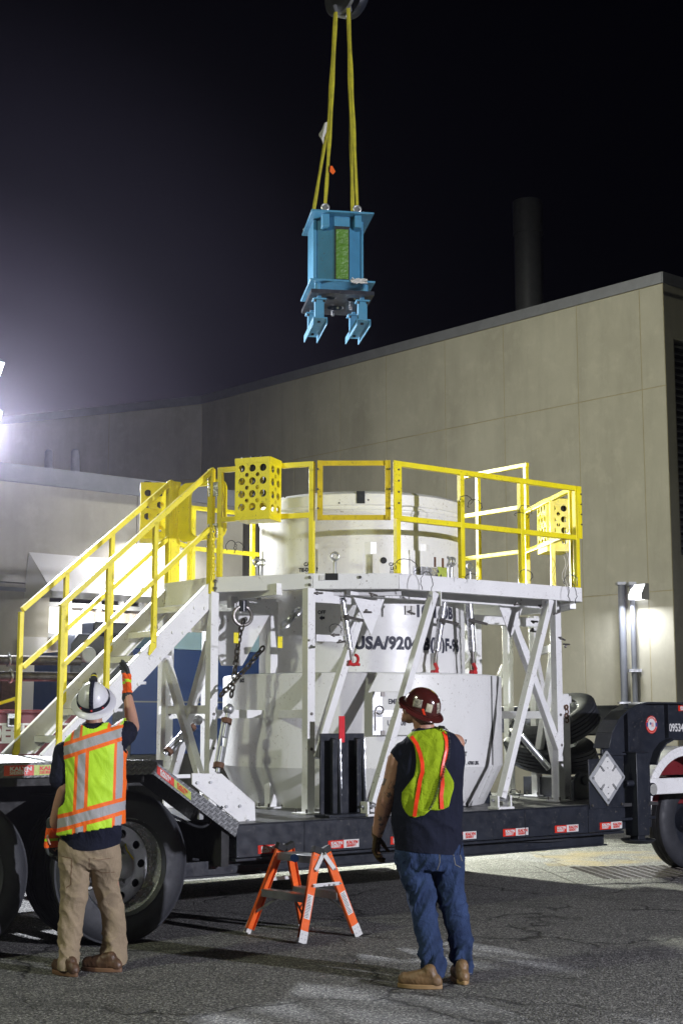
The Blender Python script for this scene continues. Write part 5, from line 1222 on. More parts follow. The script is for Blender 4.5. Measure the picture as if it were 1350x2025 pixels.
# ================================================================ THINGS BEHIND, LEFT
# maroon service truck
mt = thing('service_truck', 'maroon service truck body with EMA lettering at the left edge', 'truck', TR, (-1.0, 4.6, 0))
VV = 4.6; t0 = vpl(0, 1394, VV); t1 = vpl(120, 1404, VV); bz = t1.z-.0
b_ = MB(); b_.box((t0.x-3, VV, .75), (t1.x+.25, VV+1.9, bz-.04)); b_.part('body', M['maroon'], mt, b=.01)
b_ = MB(); b_.box((t0.x-3, VV-.03, bz-.04), (t1.x+.27, VV+1.92, bz)); b_.part('body_rim', M['maroon'], mt, b=.01)
lb = vpl(20, 1434, VV); b_ = MB(); b_.box((t0.x-3, VV-.006, lb.z-.002), (t1.x+.15, VV-.001, lb.z+.02)); lb2 = vpl(20, 1466, VV); b_.box((t0.x-3, VV-.006, lb2.z-.02), (t1.x+.15, VV-.001, lb2.z)); b_.part('stripe', M['tape_w'], mt)
text_part('truck_lettering', 'DEMA', M['tape_w'], mt, vpl(-24, 1464, VV-.008), (1, 0, 0), (0, 0, 1), (lb.z-lb2.z)*1.22, .012, 1.0)
q = vpl(23, 1424, VV); b_ = MB(); b_.box((q.x-.055, VV-.02, q.z-.075), (q.x+.055, VV-.002, q.z+.075)); o = b_.part('latch', M['bright'], mt, b=.01); MB().box((q.x-.03, VV-.026, q.z-.05), (q.x+.03, VV-.019, q.z+.02)).part('latch_cup', M['dark'], o)
q = vpl(20, 1391, VV); b_ = MB(); b_.path([Vector((q.x-1, VV+.1, q.z)), Vector((q.x-.1, VV+.1, q.z-.01)), Vector((q.x+.1, VV+.1, q.z+.05)), Vector((q.x+.14, VV+.1, q.z-.02))], .02, 8); b_.part('air_hose', M['yellow'], mt)
b_ = MB()
for u in (t0.x-2.2, t0.x-.2): b_.tube((u, VV+.05, .45), (u, VV+.3, .45), .45, n=40)
b_.part('wheel', M['rubber'], mt)
# pipe racks
for k, (y_, lab) in enumerate(((1306, 'upper dark steel pipe rail above the maroon truck'), (1338, 'lower dark steel pipe rail above the maroon truck'))):
    a, b = vpl(-30, y_-1, VV+.4), vpl(158, y_+1, VV+.4); t = thing('pipe_rail', lab, 'pipe', TR, b, group='dark steel pipe rails'); b_ = MB(); b_.tube(a, b, .052, n=18); b_.part('pipe', M['chain'], t)
    c_ = vpl(17+k*4, y_, VV+.4); b_ = MB(); b_.torus(c_, (1, 0, 0), .06, .012, 18, 6); b_.tube(c_+Vector((0, 0, .05)), c_+Vector((0, 0, .085)), .012); b_.part('clamp', M['steel'], t)
# dark machine behind the stair
a, b = vpl(143, 1252, 5.2), vpl(262, 1400, 5.2)
mc = thing('dark_machine', 'dark boxy machine with round lamps behind the stair', 'machine', TR, (a.x, 5.2, 0))
b_ = MB(); b_.prism([(a.x, 5.2, .4), (a.x, 5.2, a.z-.12), (a.x+.08, 5.2, a.z), (b.x, 5.2, a.z), (b.x, 5.2, .4)], (0, .3, 0)); b_.box((b.x-.55, 5.15, a.z), (b.x+.3, 5.45, a.z+.14)); b_.part('housing', M['black'], mc, b=.02)
b_ = MB(); q = vpl(173, 1295, 5.15); b_.tube((q.x, 5.1, q.z), (q.x, 5.2, q.z), .09, n=24); q = vpl(206, 1299, 5.15); b_.tube((q.x, 5.1, q.z), (q.x, 5.2, q.z), .06, n=24); b_.part('lamp', M['grey'], mc, b=.01)
b_ = MB(); b_.box((a.x+.05, 5.12, 1.5), (a.x+.5, 5.2, 1.9)); b_.box((a.x, 5.1, 1.0), (a.x+.6, 5.2, 1.4)); b_.part('control_box', M['navy'], mc, b=.01)
# blue container behind the posts
VB = 6.2; a = vpl(232, 1262, VB); b = vpl(520, 1278, VB)
bc = thing('blue_container', 'dark blue box container with a pale blue top band behind the platform legs', 'container', TR, ((a.x+b.x)/2, VB, 0))
zt_ = vpl(380, 1250, VB).z; zm = vpl(400, 1286, VB).z; zb_ = vpl(400, 1490, VB).z
b_ = MB(); b_.box((a.x, VB, zb_), (b.x, VB+2.2, zm)); b_.part('body', M['navy'], bc, b=.01)
b_ = MB(); b_.box((vpl(330, 1300, VB).x, VB-.005, zm+.002), (b.x, VB+2.2, zt_)); b_.part('top_band', M['skyblue'], bc, b=.01)
b_ = MB(); zz = vpl(280, 1387, VB).z; b_.box((a.x, VB-.012, zz-.012), (b.x, VB-.001, zz+.006)); b_.part('seam_strip', M['grey'], bc)
b_ = MB(); b_.box((a.x, VB+.05, .3), (b.x, VB+2.1, zb_-.002)); b_.part('skid', M['deck'], bc)
# wall fire box at far left
q = lpt(20, 1370, .05); b_ = MB(); b_.box((q.x-.16, -.08, q.z-.32), (q.x+.16, -.0, q.z+.3)); b_.solo('fuse_box', M['rust'], 'small rusty brown box on the low building wall at the left edge', 'fuse box', LF, (q.x, 0, q.z), b=.01)
# ================================================================ PEOPLE
from mathutils.bvhtree import BVHTree
def sculpt(mb, voxel=.007, it=4, disp=None):
    me = bpy.data.meshes.new('tmp'); me.from_pydata(mb.v, [], mb.f); finish(me, None)
    o = bpy.data.objects.new('tmp', me); COL.objects.link(o)
    r = o.modifiers.new('r', 'REMESH'); r.mode = 'VOXEL'; r.voxel_size = voxel; r.use_smooth_shade = True
    s = o.modifiers.new('s', 'SMOOTH'); s.factor = .5; s.iterations = it
    dg = bpy.context.evaluated_depsgraph_get(); new = bpy.data.meshes.new_from_object(o.evaluated_get(dg))
    bpy.data.objects.remove(o); bpy.data.meshes.remove(me)
    if disp:
        nn = [v.normal.copy() for v in new.vertices]
        for v, n in zip(new.vertices, nn): v.co += n*disp(v.co, n)
    return new
def place(me, name, parent, m, label=None, mats=None, smooth=True):
    org = ORG[parent]
    for v in me.vertices: v.co -= org
    me.polygons.foreach_set('use_smooth', [True]*len(me.polygons)); me.update()
    o = newobj(name, me, parent); me.materials.clear()
    for q in (mats or [m]): me.materials.append(q)
    if label: o['label'] = label
    return o
def shell(me, off, keep):
    nv = {}; vs = []; fs = []
    for p in me.polygons:
        c = p.center
        if keep(c, p.normal):
            q = []
            for i in p.vertices:
                if i not in nv: v = me.vertices[i]; nv[i] = len(vs); vs.append(v.co+v.normal*off)
                q.append(nv[i])
            fs.append(q)
    new = bpy.data.meshes.new('shell'); new.from_pydata(vs, [], fs); return new
def fold(p, s=1., dx=0.):
    w = .35*noise.noise(Vector((p.x*3, p.y*3, p.z*3+dx))); q = Vector((p.x*7+dx+w*2, p.y*6, (p.z+w*.25)*8+p.x*13*math.sin(dx+1)))*s
    return 1.5*max(0, 1-2.6*abs(noise.noise(q)))**1.6+.7*max(0, 1-3*abs(noise.noise(q*1.9+Vector((3, 7, 1)))))**2+.25*noise.noise(q*2.3)-.25
def loft(mb, rows, W_, n=28, sub=4):
    # rows: (py, left px, right px, depth radius, Y); closed tube with elliptical rings
    R = []
    for py, l, r, ry, Y in rows:
        a, c = aty(l, py, Y), aty(r, py, Y); R.append(((a.x+c.x)/2, Y, a.z, (c.x-a.x)/2, ry))
    out = []
    for i in range(len(R)-1):
        p0, p1, p2, p3 = R[max(i-1, 0)], R[i], R[i+1], R[min(i+2, len(R)-1)]
        for k in range(sub):
            t = k/sub; out.append(tuple(.5*((2*b)+(c-a)*t+(2*a-5*b+4*c-d)*t*t+(3*b-a-3*c+d)*t**3) for a, b, c, d in zip(p0, p1, p2, p3)))
    out.append(R[-1]); vs = []
    for x, y, z, rx, ry in out:
        for k in range(n):
            a = 2*math.pi*k/n; ca, sa = math.cos(a), math.sin(a); e = .88
            vs.append(Vector((x+rx*math.copysign(abs(ca)**e, ca), y+ry*math.copysign(abs(sa)**e, sa), z)))
    m = len(out); mb.add(vs, [(j*n+k, j*n+(k+1) % n, (j+1)*n+(k+1) % n, (j+1)*n+k) for j in range(m-1) for k in range(n)]+[tuple(range(n)), tuple(range((m-1)*n, m*n))]); return mb
def hand(mb, w, d, side, pn, curl, s=1., spread=.06, thumb=.5, sgn=1):
    """w wrist, d finger direction, side towards the thumb, pn palm normal (fingers curl that way)"""
    w, d, side, pn = Vector(w), Vector(d).normalized(), Vector(side).normalized(), Vector(pn).normalized()
    L = (.071, .080, .074, .058); r = .0098*s
    for i in range(4):
        off = side*(.030-.020*i)*s; k = w+d*(.088-.006*abs(i-1.2))*s+off
        mb.cap(w+off*.55, k, .016*s, .0135*s, 10)
        a = 0; p = k; dd = (d+side*spread*(1.2-i)).normalized()
        for j, f in enumerate((.45, .31, .24)):
            a = curl*(.55+.25*j)+i*.05; ddj = (dd*math.cos(a*(j+1)*.6)+pn*math.sin(a*(j+1)*.6)).normalized(); q = p+ddj*L[i]*f*s; mb.cap(p, q, r*(1-.06*j), r*(.94-.07*j), 8); p = q
    p = w+d*.018*s+side*.026*s; t1 = (side*.75+d*.62+pn*.35).normalized(); q = p+t1*.042*s; mb.cap(p, q, .0145*s, .0115*s, 8)
    t2 = (side*.35+d*.8+pn*thumb).normalized(); q2 = q+t2*.032*s; mb.cap(q, q2, .0115*s, .0105*s, 8); mb.cap(q2, q2+(t2+pn*.2).normalized()*.024*s, .0105*s, .0088*s, 8)
def skin(name, c, tattoo=False):
    N = NT(name); b = N.mix(N.noise(14, 4), tuple(q*.82 for q in c), tuple(q*1.12 for q in c))
    if tattoo:
        x, y, z = N.xyz()
        f = N.rng(N.math('ABSOLUTE', N.math('SUBTRACT', N.noise(13, 2, .5, dist=1.6), .5)), .0, .035, 1, 0); g = N.rng(N.noise(9, 3), .47, .53)
        zone = N.math('MULTIPLY', N.math('LESS_THAN', z, 1.33), N.math('LESS_THAN', x, .2))
        b = N.mix(N.math('MULTIPLY', N.math('MULTIPLY', f, g), N.math('MULTIPLY', zone, .8)), b, (.03, .035, .04))
        f2 = N.rng(N.noise(17, 3, .6, dist=.4), .59, .62); b = N.mix(N.math('MULTIPLY', N.math('MULTIPLY', f2, zone), .8), b, (.03, .04, .045))
    N.col(b); N.b.inputs['Roughness'].default_value = .5; N.b.inputs['Subsurface Weight'].default_value = .12; N.b.inputs['Subsurface Radius'].default_value = (.01, .004, .002); N.b.inputs['Subsurface Scale'].default_value = .5
    return N.m
def cloth(name, c, sc=9, var=.2, weave=420, st=.25, rough=.9):
    N = NT(name); N.col(N.mix(N.rng(N.noise(sc, 5, .6), .3, .7), tuple(q*(1-var) for q in c), tuple(q*(1+var) for q in c))); N.b.inputs['Roughness'].default_value = rough
    N.b.inputs['Specular IOR Level'].default_value = .18; N.bump(N.math('ADD', N.math('MULTIPLY', N.noise(weave, 2), .12), N.math('ADD', N.noise(5, 3, .5, N.map(N.co(), (1.6, 1, .9)), 1.3), N.math('MULTIPLY', N.noise(13, 3, .6, None, 1.0), .35))), min(1, st*2.2), .03); return N.m
M['skin1'] = skin('skin_tanned', (.46, .25, .17)); M['skin2'] = skin('skin_tattooed', (.40, .21, .14), True)
M['khaki'] = cloth('khaki_cloth', (.30, .235, .155), 7, .08); M['navyshirt'] = cloth('navy_jersey', (.010, .012, .024), 6, .25); M['denim'] = cloth('blue_denim', (.027, .046, .105), 5, .45, 300, .5)
M['boot'] = mat('brown_leather', (.085, .045, .024), .5, var=.4, sc=18, bump=.4, bsc=90); M['boot2'] = mat('tan_leather', (.16, .095, .042), .55, var=.35, sc=16, bump=.4, bsc=90); M['sole'] = mat('gum_sole', (.30, .19, .085), .6, var=.2, sc=12); M['sole1'] = mat('dark_gum_sole', (.16, .085, .045), .6, var=.2, sc=12)
M['hv'] = cloth('hi_vis_yellow', (.48, .78, .02), 8, .06, 350, .35, .7); M['hv2'] = cloth('mesh_hi_vis', (.30, .42, .012), 7, .14, 260, .8, .8)
M['hvo'] = cloth('hi_vis_orange', (.95, .17, .01), 8, .08, 350, .3, .7); M['refl'] = mat('reflective_tape_grey', (.40, .40, .40), .45, .1, var=.1, sc=14)
M['hatw'] = mat('white_hat_shell', (.68, .68, .70), .35, var=.04, sc=6, dirt=.2, dirtc=(.3, .3, .3)); M['hatb'] = mat('maroon_hat_shell', (.060, .012, .010), .16, var=.25, sc=7, coat=.6)
M['glove'] = cloth('brown_work_glove', (.07, .045, .02), 14, .4); M['gorange'] = cloth('orange_glove', (.85, .12, .015), 9, .1); M['gdark'] = cloth('grey_glove', (.045, .05, .05), 9, .2); M['hair'] = cloth('short_dark_hair', (.03, .022, .016), 30, .4, 500, .8)
def boot(par, heel, toe, m, ms, h=.12, s=1., name='boot'):
    heel, toe = Vector(heel), Vector(toe); d = (toe-heel); d.z = 0; L = d.length; d.normalize(); sd = Vector((-d.y, d.x, 0)); z0 = .022
    b = MB(); p = lambda f, z, w=0: heel+d*L*f+sd*w+Vector((0, 0, z-heel.z))
    b.cap(p(.18, .05), p(.55, .052), .038*s, .042*s, 12); b.cap(p(.55, .052), p(.84, .05), .045*s, .040*s, 12); b.cap(p(.24, .05), p(.30, h*.75), .037*s, .038*s, 12); b.cap(p(.34, .085), p(.7, .062), .038*s, .034*s, 12); b.cap(p(.15, .042), p(.2, .05), .036, .037, 12)
    me = sculpt(b, .0055, 4, lambda q, n: .0014*fold(q, 4)); 
    for v in me.vertices: v.co.z = max(v.co.z, .020)
    o = place(me, name, par, m)
    pts = []; 
    for k in range(28):
        a = 2*math.pi*k/28; f = .5+.5*math.cos(a); w = (.046+.006*math.cos(a)-.004*math.cos(2*a))*math.sin(a)*1.0*s; pts.append(p(.02+.98*f, .001, w))
    b = MB(); b.prism(pts, (0, 0, .026)); b.part('sole', ms, o, b=.004)
    return o
# ---------------------------------------------------------------- hard hats
def hardhat(par, c, ax, fwd, m, rb=(.150, .165), rd=(.105, .122), hd=.125, droop=.018):
    ax = Vector(ax).normalized(); fwd = Vector(fwd); fwd = (fwd-ax*fwd.dot(ax)).normalized(); sd = fwd.cross(ax); c = Vector(c)
    T = lambda x, y, z: c+sd*x+fwd*y+ax*z
    n = 64; prof = []
    for k in range(15):
        t = math.pi/2*k/14; prof.append((math.cos(t)**.85, math.sin(t)*hd, 0))
    vs = []; rows = [(1.0, -droop), (.985, -droop+.004), (.80, -.001), (.74, .002)]
    for i in range(n):
        a = 2*math.pi*i/n; ca, sa = math.cos(a), math.sin(a)
        for f, z in rows: vs.append(T(ca*rb[0]*f*(1), sa*rb[1]*f, z+.012*max(0, sa)**2*(f > .9)))
        for r, z, _ in prof:
            rid = 1+.018*math.exp(-((ca*rd[0]*r)/.012)**2)*(z > .03)+.010*math.exp(-((abs(ca*rd[0]*r)-.045)/.009)**2)*(z > .03)
            vs.append(T(ca*rd[0]*max(r, .001), sa*rd[1]*max(r, .001), (.004+z)*rid))
    k = len(rows)+len(prof); fs = [(i*k+q, ((i+1) % n)*k+q, ((i+1) % n)*k+q+1, i*k+q+1) for i in range(n) for q in range(k-1)]
    b = MB(); b.add(vs, fs); o = b.part('hard_hat', m, par, smooth=50); so = o.modifiers.new('s', 'SOLIDIFY'); so.thickness = .003; so.offset = -1
    return o, T
# ================================================================ worker on the left
Y1 = 9.42
def w1(px, py, Y=Y1): return aty(px, py, Y)
g1 = atz(180, 1925, 0)
P1 = thing('person', 'worker in white hard hat and bright orange striped vest, right hand raised, khaki trousers', 'person', W0, (g1.x, g1.y, 0))
b = MB()   # body, one continuous surface
b.cap(w1(187, 1450), w1(186, 1415), .058, .054); b.ball(w1(186, 1392, Y1+.01), (.076, .092, .11), 24, 16); b.cap(w1(187, 1382, Y1+.09), w1(187, 1378, Y1+.105), .02, .015)
b.ball(w1(186, 1402, Y1+.055), (.055, .05, .05)); b.ball(w1(161, 1392, Y1+.02), (.012, .02, .03)); b.ball(w1(211, 1390, Y1+.02), (.012, .02, .03))
b.ball(w1(181, 1680), (.15, .11, .13)); b.ball(w1(182, 1590), (.16, .11, .2)); b.ball(w1(182, 1510), (.18, .11, .15)); b.cap(w1(132, 1488), w1(236, 1460), .055, .055)
hipL, hipR = w1(152, 1708, 9.42), w1(211, 1706, 9.47)
kL, kR = w1(142, 1800, 9.44), w1(222, 1800, 9.58); aL, aR = w1(137, 1908, 9.40), w1(228, 1896, 9.62)
for h_, k_, a_ in ((hipL, kL, aL), (hipR, kR, aR)): b.cap(h_, k_, .075, .05); b.cap(k_, a_, .05, .038)
eL, wL = w1(128, 1560, 9.36), w1(103, 1640, 9.44); b.cap(w1(124, 1490), eL, .052, .043); b.cap(eL, eL.lerp(wL, .35), .044, .044); b.cap(eL.lerp(wL, .35), wL, .044, .028)
eR, wR = w1(263, 1438, 9.62), w1(252, 1368, 9.70); b.cap(w1(238, 1462), eR, .052, .044); b.cap(eR, eR.lerp(wR, .4), .045, .041); b.cap(eR.lerp(wR, .4), wR, .041, .027)
hand(b, wL, (w1(100, 1700, 9.45)-wL), (-.2, -.3, 0), (.9, .2, 0), .5, .9); hand(b, wR, (w1(250, 1320, 9.72)-wR), (.45, -.9, 0), (-.9, .3, 0), .35, .9)
place(sculpt(b, .0065, 4), 'body', P1, M['skin1'])
# trousers
b = MB(); loft(b, [(1655, 121, 234, .135, 9.44), (1680, 117, 237, .145, 9.44), (1700, 116, 239, .14, 9.45), (1716, 120, 237, .12, 9.46)], 0)
loft(b, [(1695, 117, 180, .115, 9.43), (1720, 118, 179, .112, 9.43), (1745, 120, 175, .10, 9.43), (1785, 122, 171, .088, 9.44), (1815, 119, 166, .084, 9.44), (1840, 115, 163, .08, 9.43), (1865, 118, 158, .075, 9.42), (1890, 116, 156, .072, 9.41), (1908, 117, 155, .078, 9.39), (1928, 118, 155, .078, 9.38)], 0)
loft(b, [(1693, 183, 238, .115, 9.46), (1718, 181, 241, .115, 9.48), (1745, 184, 235, .10, 9.51), (1785, 195, 243, .088, 9.57), (1815, 201, 248, .085, 9.59), (1845, 204, 249, .082, 9.60), (1870, 204, 247, .078, 9.61), (1895, 204, 249, .080, 9.58), (1915, 205, 249, .080, 9.55)], 0)
def dp(p, n):
    z = p.z; k = .003+.011*math.exp(-((z-.12)/.13)**2)+.005*math.exp(-((z-.48)/.12)**2)+.006*math.exp(-((z-.76)/.10)**2); return k*(fold(p, .85, 1.7)-.25)
me = sculpt(b, .007, 4, dp)
for v in me.vertices: v.co.z = max(v.co.z, .035)
trs = place(me, 'trousers', P1, M['khaki'])
bv = BVHTree.FromPolygons([v.co+ORG[P1] for v in me.vertices], [list(p.vertices) for p in me.polygons])
def onsurf(bvh, px, py, Y, off=.004):
    p = aty(px, py, Y); h = bvh.ray_cast(Vector((p.x, Y-1.5, p.z)), Vector((0, 1, 0)))
    if h[0] is None: return None
    return h[0]+Vector((0, -off, 0))
def strip(bvh, pts, w, Y, off=.004, step=.02, alt=None):
    """ribbon through pixel points laid on a surface; w in metres"""
    P_ = [aty(x, y, Y) for x, y in pts]; L = []
    for i in range(len(P_)-1):
        n = max(1, int((P_[i+1]-P_[i]).length/step)); L += [P_[i].lerp(P_[i+1], k/n) for k in range(n)]
    L.append(P_[-1]); rows = []
    for i, p in enumerate(L):
        d = (L[min(i+1, len(L)-1)]-L[max(i-1, 0)]); s = Vector((d.z, 0, -d.x)).normalized(); row = []
        for e in (-.5, 0, .5):
            q = p+s*e*w; h = bvh.ray_cast(Vector((q.x, Y-1.5, q.z)), Vector((0, 1, 0)))
            h = alt.ray_cast(Vector((q.x, Y-1.5, q.z)), Vector((0, 1, 0))) if (h[0] is None and alt) else h; row.append((h[0]+Vector((0, -off-(.015 if alt else 0)*0, 0))) if h[0] is not None else None)
        if all(r is not None for r in row): rows.append(row)
    mb = MB(); mb.add([q for r in rows for q in r], [(i*3+k, i*3+k+1, i*3+k+4, i*3+k+3) for i in range(len(rows)-1) for k in range(2)]); return mb
for pts in ([(185, 1693), (183, 1712)], [(127, 1690), (150, 1694), (147, 1745), (138, 1752)], [(192, 1693), (200, 1697), (228, 1694)], [(186, 1712), (204, 1724), (236, 1723)]): strip(bv, pts, .004, 9.44, .0015).part('seam', M['sole1'], trs)
# shirt
b = MB(); loft(b, [(1694, 124, 236, .142, 9.43), (1668, 124, 238, .143, 9.43), (1640, 122, 241, .145, 9.42), (1600, 124, 241, .142, 9.42), (1550, 126, 243, .140, 9.42), (1510, 124, 245, .138, 9.42), (1482, 124, 247, .130, 9.42), (1466, 133, 245, .112, 9.42), (1452, 146, 236, .09, 9.42), (1440, 160, 219, .072, 9.42), (1430, 167, 209, .065, 9.42)], 0)
b.cap(w1(130, 1490), w1(121, 1538, 9.38), .080, .078); b.cap(w1(234, 1462), w1(253, 1447, 9.54), .078, .070)
def ds(p, n): return .0045*(fold(p, .7, .4)-.3)*min(1, max(0, (p.z-w1(180, 1672).z)/.08))
sm_ = sculpt(b, .007, 4, ds)
for v in sm_.vertices: v.co.z = max(v.co.z, w1(181, 1679-11*((v.co.x-w1(181, 1679).x)/.19)**2).z)
tors = sm_.copy()
place(sm_, 't_shirt', P1, M['navyshirt'])
b = MB(); b.torus(w1(187, 1434, Y1-.005), (.08, -.25, 1), .066, .014, 28, 8); b.part('collar', M['navyshirt'], P1)
# vest
def lin(pa, pb):
    a, c = w1(*pa)-ORG[P1], w1(*pb)-ORG[P1]; k = (c.z-a.z)/(c.x-a.x); return k, a.z-k*a.x
def linv(pa, pb):
    a, c = w1(*pa)-ORG[P1], w1(*pb)-ORG[P1]; k = (c.x-a.x)/(c.z-a.z); return k, a.x-k*a.z, max(a.z, c.z), min(a.z, c.z)
N = NT('striped_vest'); x, y, z = N.xyz(); base = N.mix(N.rng(N.noise(8, 5), .3, .7), (.43, .72, .015), (.54, .86, .03))
top = w1(180, 1452).z
def hz(pa, pb, wg, wo):
    k, c = lin(pa, pb); e = N.math('SUBTRACT', z, N.math('ADD', N.math('MULTIPLY', x, k), c)); e = N.math('ADD', e, N.math('MULTIPLY', N.math('SUBTRACT', N.noise(5, 2), .5), .012)); return N.band(e, 0, wg), N.band(e, 0, wo)
def vt(pa, pb, wg, wo):
    k, c, z1, z0 = linv(pa, pb); e = N.math('SUBTRACT', x, N.math('ADD', N.math('MULTIPLY', z, k), c)); r = N.math('MULTIPLY', N.math('LESS_THAN', z, z1), N.math('GREATER_THAN', z, z0)); return N.math('MULTIPLY', N.band(e, 0, wg), r), N.math('MULTIPLY', N.band(e, 0, wo), r)
G1, O1 = hz((143.5, 1481), (248, 1447.5), .030, .056); G2, O2 = hz((127.5, 1625), (243, 1593), .030, .056)
G3, O3 = vt((171, 1478), (166, 1660), .025, .047); G4, O4 = vt((243, 1440), (238, 1650), .018, .034); G5, O5 = vt((157, 1415), (157, 1480), .022, .04); G6, O6 = vt((226, 1405), (228, 1462), .02, .036)
colr = base
for o_ in (O3, O4, O5, O6): colr = N.mix(o_, colr, (.93, .15, .008))
for o_ in (G3, G4, G5, G6): colr = N.mix(o_, colr, (.36, .36, .37))
for o_ in (O1, O2): colr = N.mix(o_, colr, (.93, .15, .008))
for o_ in (G1, G2): colr = N.mix(o_, colr, (.36, .36, .37))
N.col(colr); N.b.inputs['Roughness'].default_value = .65; N.bump(N.math('ADD', N.noise(5.5, 3, .5, N.map(N.co(), (1.5, 1, .8)), 1.2), N.math('MULTIPLY', N.noise(330, 2), .08)), .6, .02); M['vest1'] = N.m
sL0, sL1 = w1(130, 1490), w1(121, 1538, 9.38); sR0, sR1 = w1(234, 1462), w1(253, 1447, 9.54); kh, ch_ = lin((117, 1652), (244, 1628))
def dseg(p, a, c): t = max(0, min(1, (p-a).dot(c-a)/(c-a).length_squared)); return (p-a.lerp(c, t)).length
def kv(p, n):
    l = p-ORG[P1]
    if l.z < kh*l.x+ch_ : return False
    if (p-w1(187, 1436)).length < .082: return False
    if dseg(p, sL0+Vector((-.035, 0, 0)), sL1+Vector((0, 0, -.1))) < .098 and p.x < w1(142, 1500).x: return False
    if dseg(p, sR0+Vector((.04, 0, 0)), sR1) < .09 and p.x > w1(243, 1450).x: return False
    return True
vm = shell(tors, .013, kv)
for v in vm.vertices: v.co += Vector((0, -1, 0))*.010*max(0, (1.25-v.co.z))*(1 if v.co.y < Y1 else -1); v.co += (v.co-Vector((w1(181, 1500).x, Y1, v.co.z)))*.10*max(0, 1.30-v.co.z)
vo = place(vm, 'safety_vest', P1, M['vest1'], 'bright yellow vest with orange and silver bands'); s_ = vo.modifiers.new('s', 'SOLIDIFY'); s_.thickness = .005; s_.offset = 1
# boots, hat, gloves
g = atz(151, 1936, 0); boot(P1, g+Vector((0, .05, 0)), g+Vector((-.19, .24, 0)), M['boot'], M['sole1'])
g = atz(246, 1924, 0); boot(P1, g+Vector((-.01, .02, 0)), g+Vector((-.295, .10, 0)), M['boot'], M['sole1'])
b = MB(); b.ball(w1(186, 1398, Y1-.015), (.081, .088, .085), 20, 14); me = sculpt(b, .006, 2); place(shell(me, .001, lambda p, n: p.y < Y1+.02 and p.z > w1(186, 1412).z), 'hair', P1, M['hair'])
hat, T = hardhat(P1, w1(185.5, 1387, Y1-.005), (.02, -.66, .76), (-.05, .9, .5), M['hatw'], (.146, .165), (.103, .120), .125)
b = MB(); n = 40
def bandpts(r, z): return [T(math.cos(2*math.pi*k/n)*r*.107, math.sin(2*math.pi*k/n)*r*.124, z) for k in range(n)]
for r0, r1, z0, z1 in ((1.015, 1.005, .012, .040),):
    A0, A1 = bandpts(r0, z0), bandpts(r1, z1); b.add(A0+A1, [(k, (k+1) % n, n+(k+1) % n, n+k) for k in range(n)])
for k in range(20):
    a, c = math.pi*(k/20)-math.pi/2, math.pi*((k+1)/20)-math.pi/2
    f = lambda t, x: T(x, math.sin(t)*.124+.002*math.sin(t), .010+.126*math.cos(t)**.9*1.02 if math.cos(t) > 1e-6 else .01)
    b.add([f(a, -.014), f(a, .014), f(c, .014), f(c, -.014)], [(0, 1, 2, 3)])
st = b.part('headlamp_strap', M['navyshirt'], hat); q = st.modifiers.new('s', 'SOLIDIFY'); q.thickness = .003
b = MB()
for a in (-90, -50, -130): 
    c0 = T(math.cos(R_(a))*.1095, math.sin(R_(a))*.127, .026); b.ball(c0, .008, 10, 6)
b.part('strap_mark', M['red'], st)
b = MB(); c0 = T(0, .09, .115); b.cap(c0, T(0, .115, .125), .022, .019, 14); b.obox(T(0, .075, .118), Vector((.026, 0, 0)), Vector((0, .012, 0)), Vector((0, 0, .012))); b.part('headlamp', M['dark'], hat)
b = MB(); b.torus(T(0, .105, .122), T(0, 1, .3)-T(0, 0, 0), .018, .004, 16, 6); b.part('headlamp_ring', M['yellow'], hat)
def glove(par, w, tip, side, pn, curl, mats, s=1.34, name='glove', **k):
    b = MB(); d = (Vector(tip)-Vector(w)); hand(b, w, d, side, pn, curl, s, **k); dn = d.normalized(); b.cap(Vector(w)-dn*.045, w, .037, .034, 12)
    me = sculpt(b, .0042, 2, lambda p, n: .0015*fold(p, 5))
    o = place(me, name, par, None, mats=mats); org = ORG[par]
    for p in me.polygons:
        t = (p.center+org-Vector(w)).dot(dn)
        p.material_index = (2 if t < -.01 else 0 if t < .055 else 1 if t < .075 else 0 if t < .115 else 2) if len(mats) > 1 else 0
    return o
gm_ = [M['gorange'], M['hv'], M['gdark']]
glove(P1, wL, w1(101, 1700, 9.44), (.5, .7, 0), (.9, -.1, 0), .55, gm_); glove(P1, wR, w1(250.5, 1320, 9.72), (.45, -.9, 0), (-.9, .3, 0), .35, gm_, spread=.02)

# ================================================================ worker in front, seen from behind
Y2 = 9.15
def w2(px, py, Y=Y2): return aty(px, py, Y)
g2 = atz(880, 1945, 0)
P2 = thing('person', 'burly worker in dark red hard hat, sleeveless navy shirt, jeans and tan boots looking up', 'person', W0, (g2.x, g2.y, 0))
b = MB()
hc_ = w2(826, 1402, Y2); fd_ = Vector((-.86, .42, .28)).normalized(); fs_ = fd_.cross(Vector((0, 0, 1))).normalized(); fu = fs_.cross(fd_)
def hp_(f, s, u): return hc_+fd_*f+fs_*s+fu*u
MR = Matrix((fs_, fd_, fu)).transposed()
b.ball(hp_(-.01, 0, .02), (.076, .098, .105), 28, 18, MR); b.ball(hp_(.045, 0, -.055), (.052, .05, .052), 20, 12, MR); b.ball(hp_(.075, 0, -.088), (.024, .02, .02), 14, 8, MR)
b.cap(hp_(.088, 0, .012), hp_(.115, 0, -.018), .010, .015, 10); b.cap(hp_(.078, -.03, .035), hp_(.078, .03, .035), .016, .016, 10); b.ball(hp_(.090, 0, -.052), (.026, .012, .007), 14, 8, MR); b.ball(hp_(.086, 0, -.066), (.022, .012, .007), 14, 8, MR); b.ball(hp_(.055, -.045, -.02), (.025, .03, .03), 14, 8, MR); b.ball(hp_(.055, .045, -.02), (.025, .03, .03), 14, 8, MR)
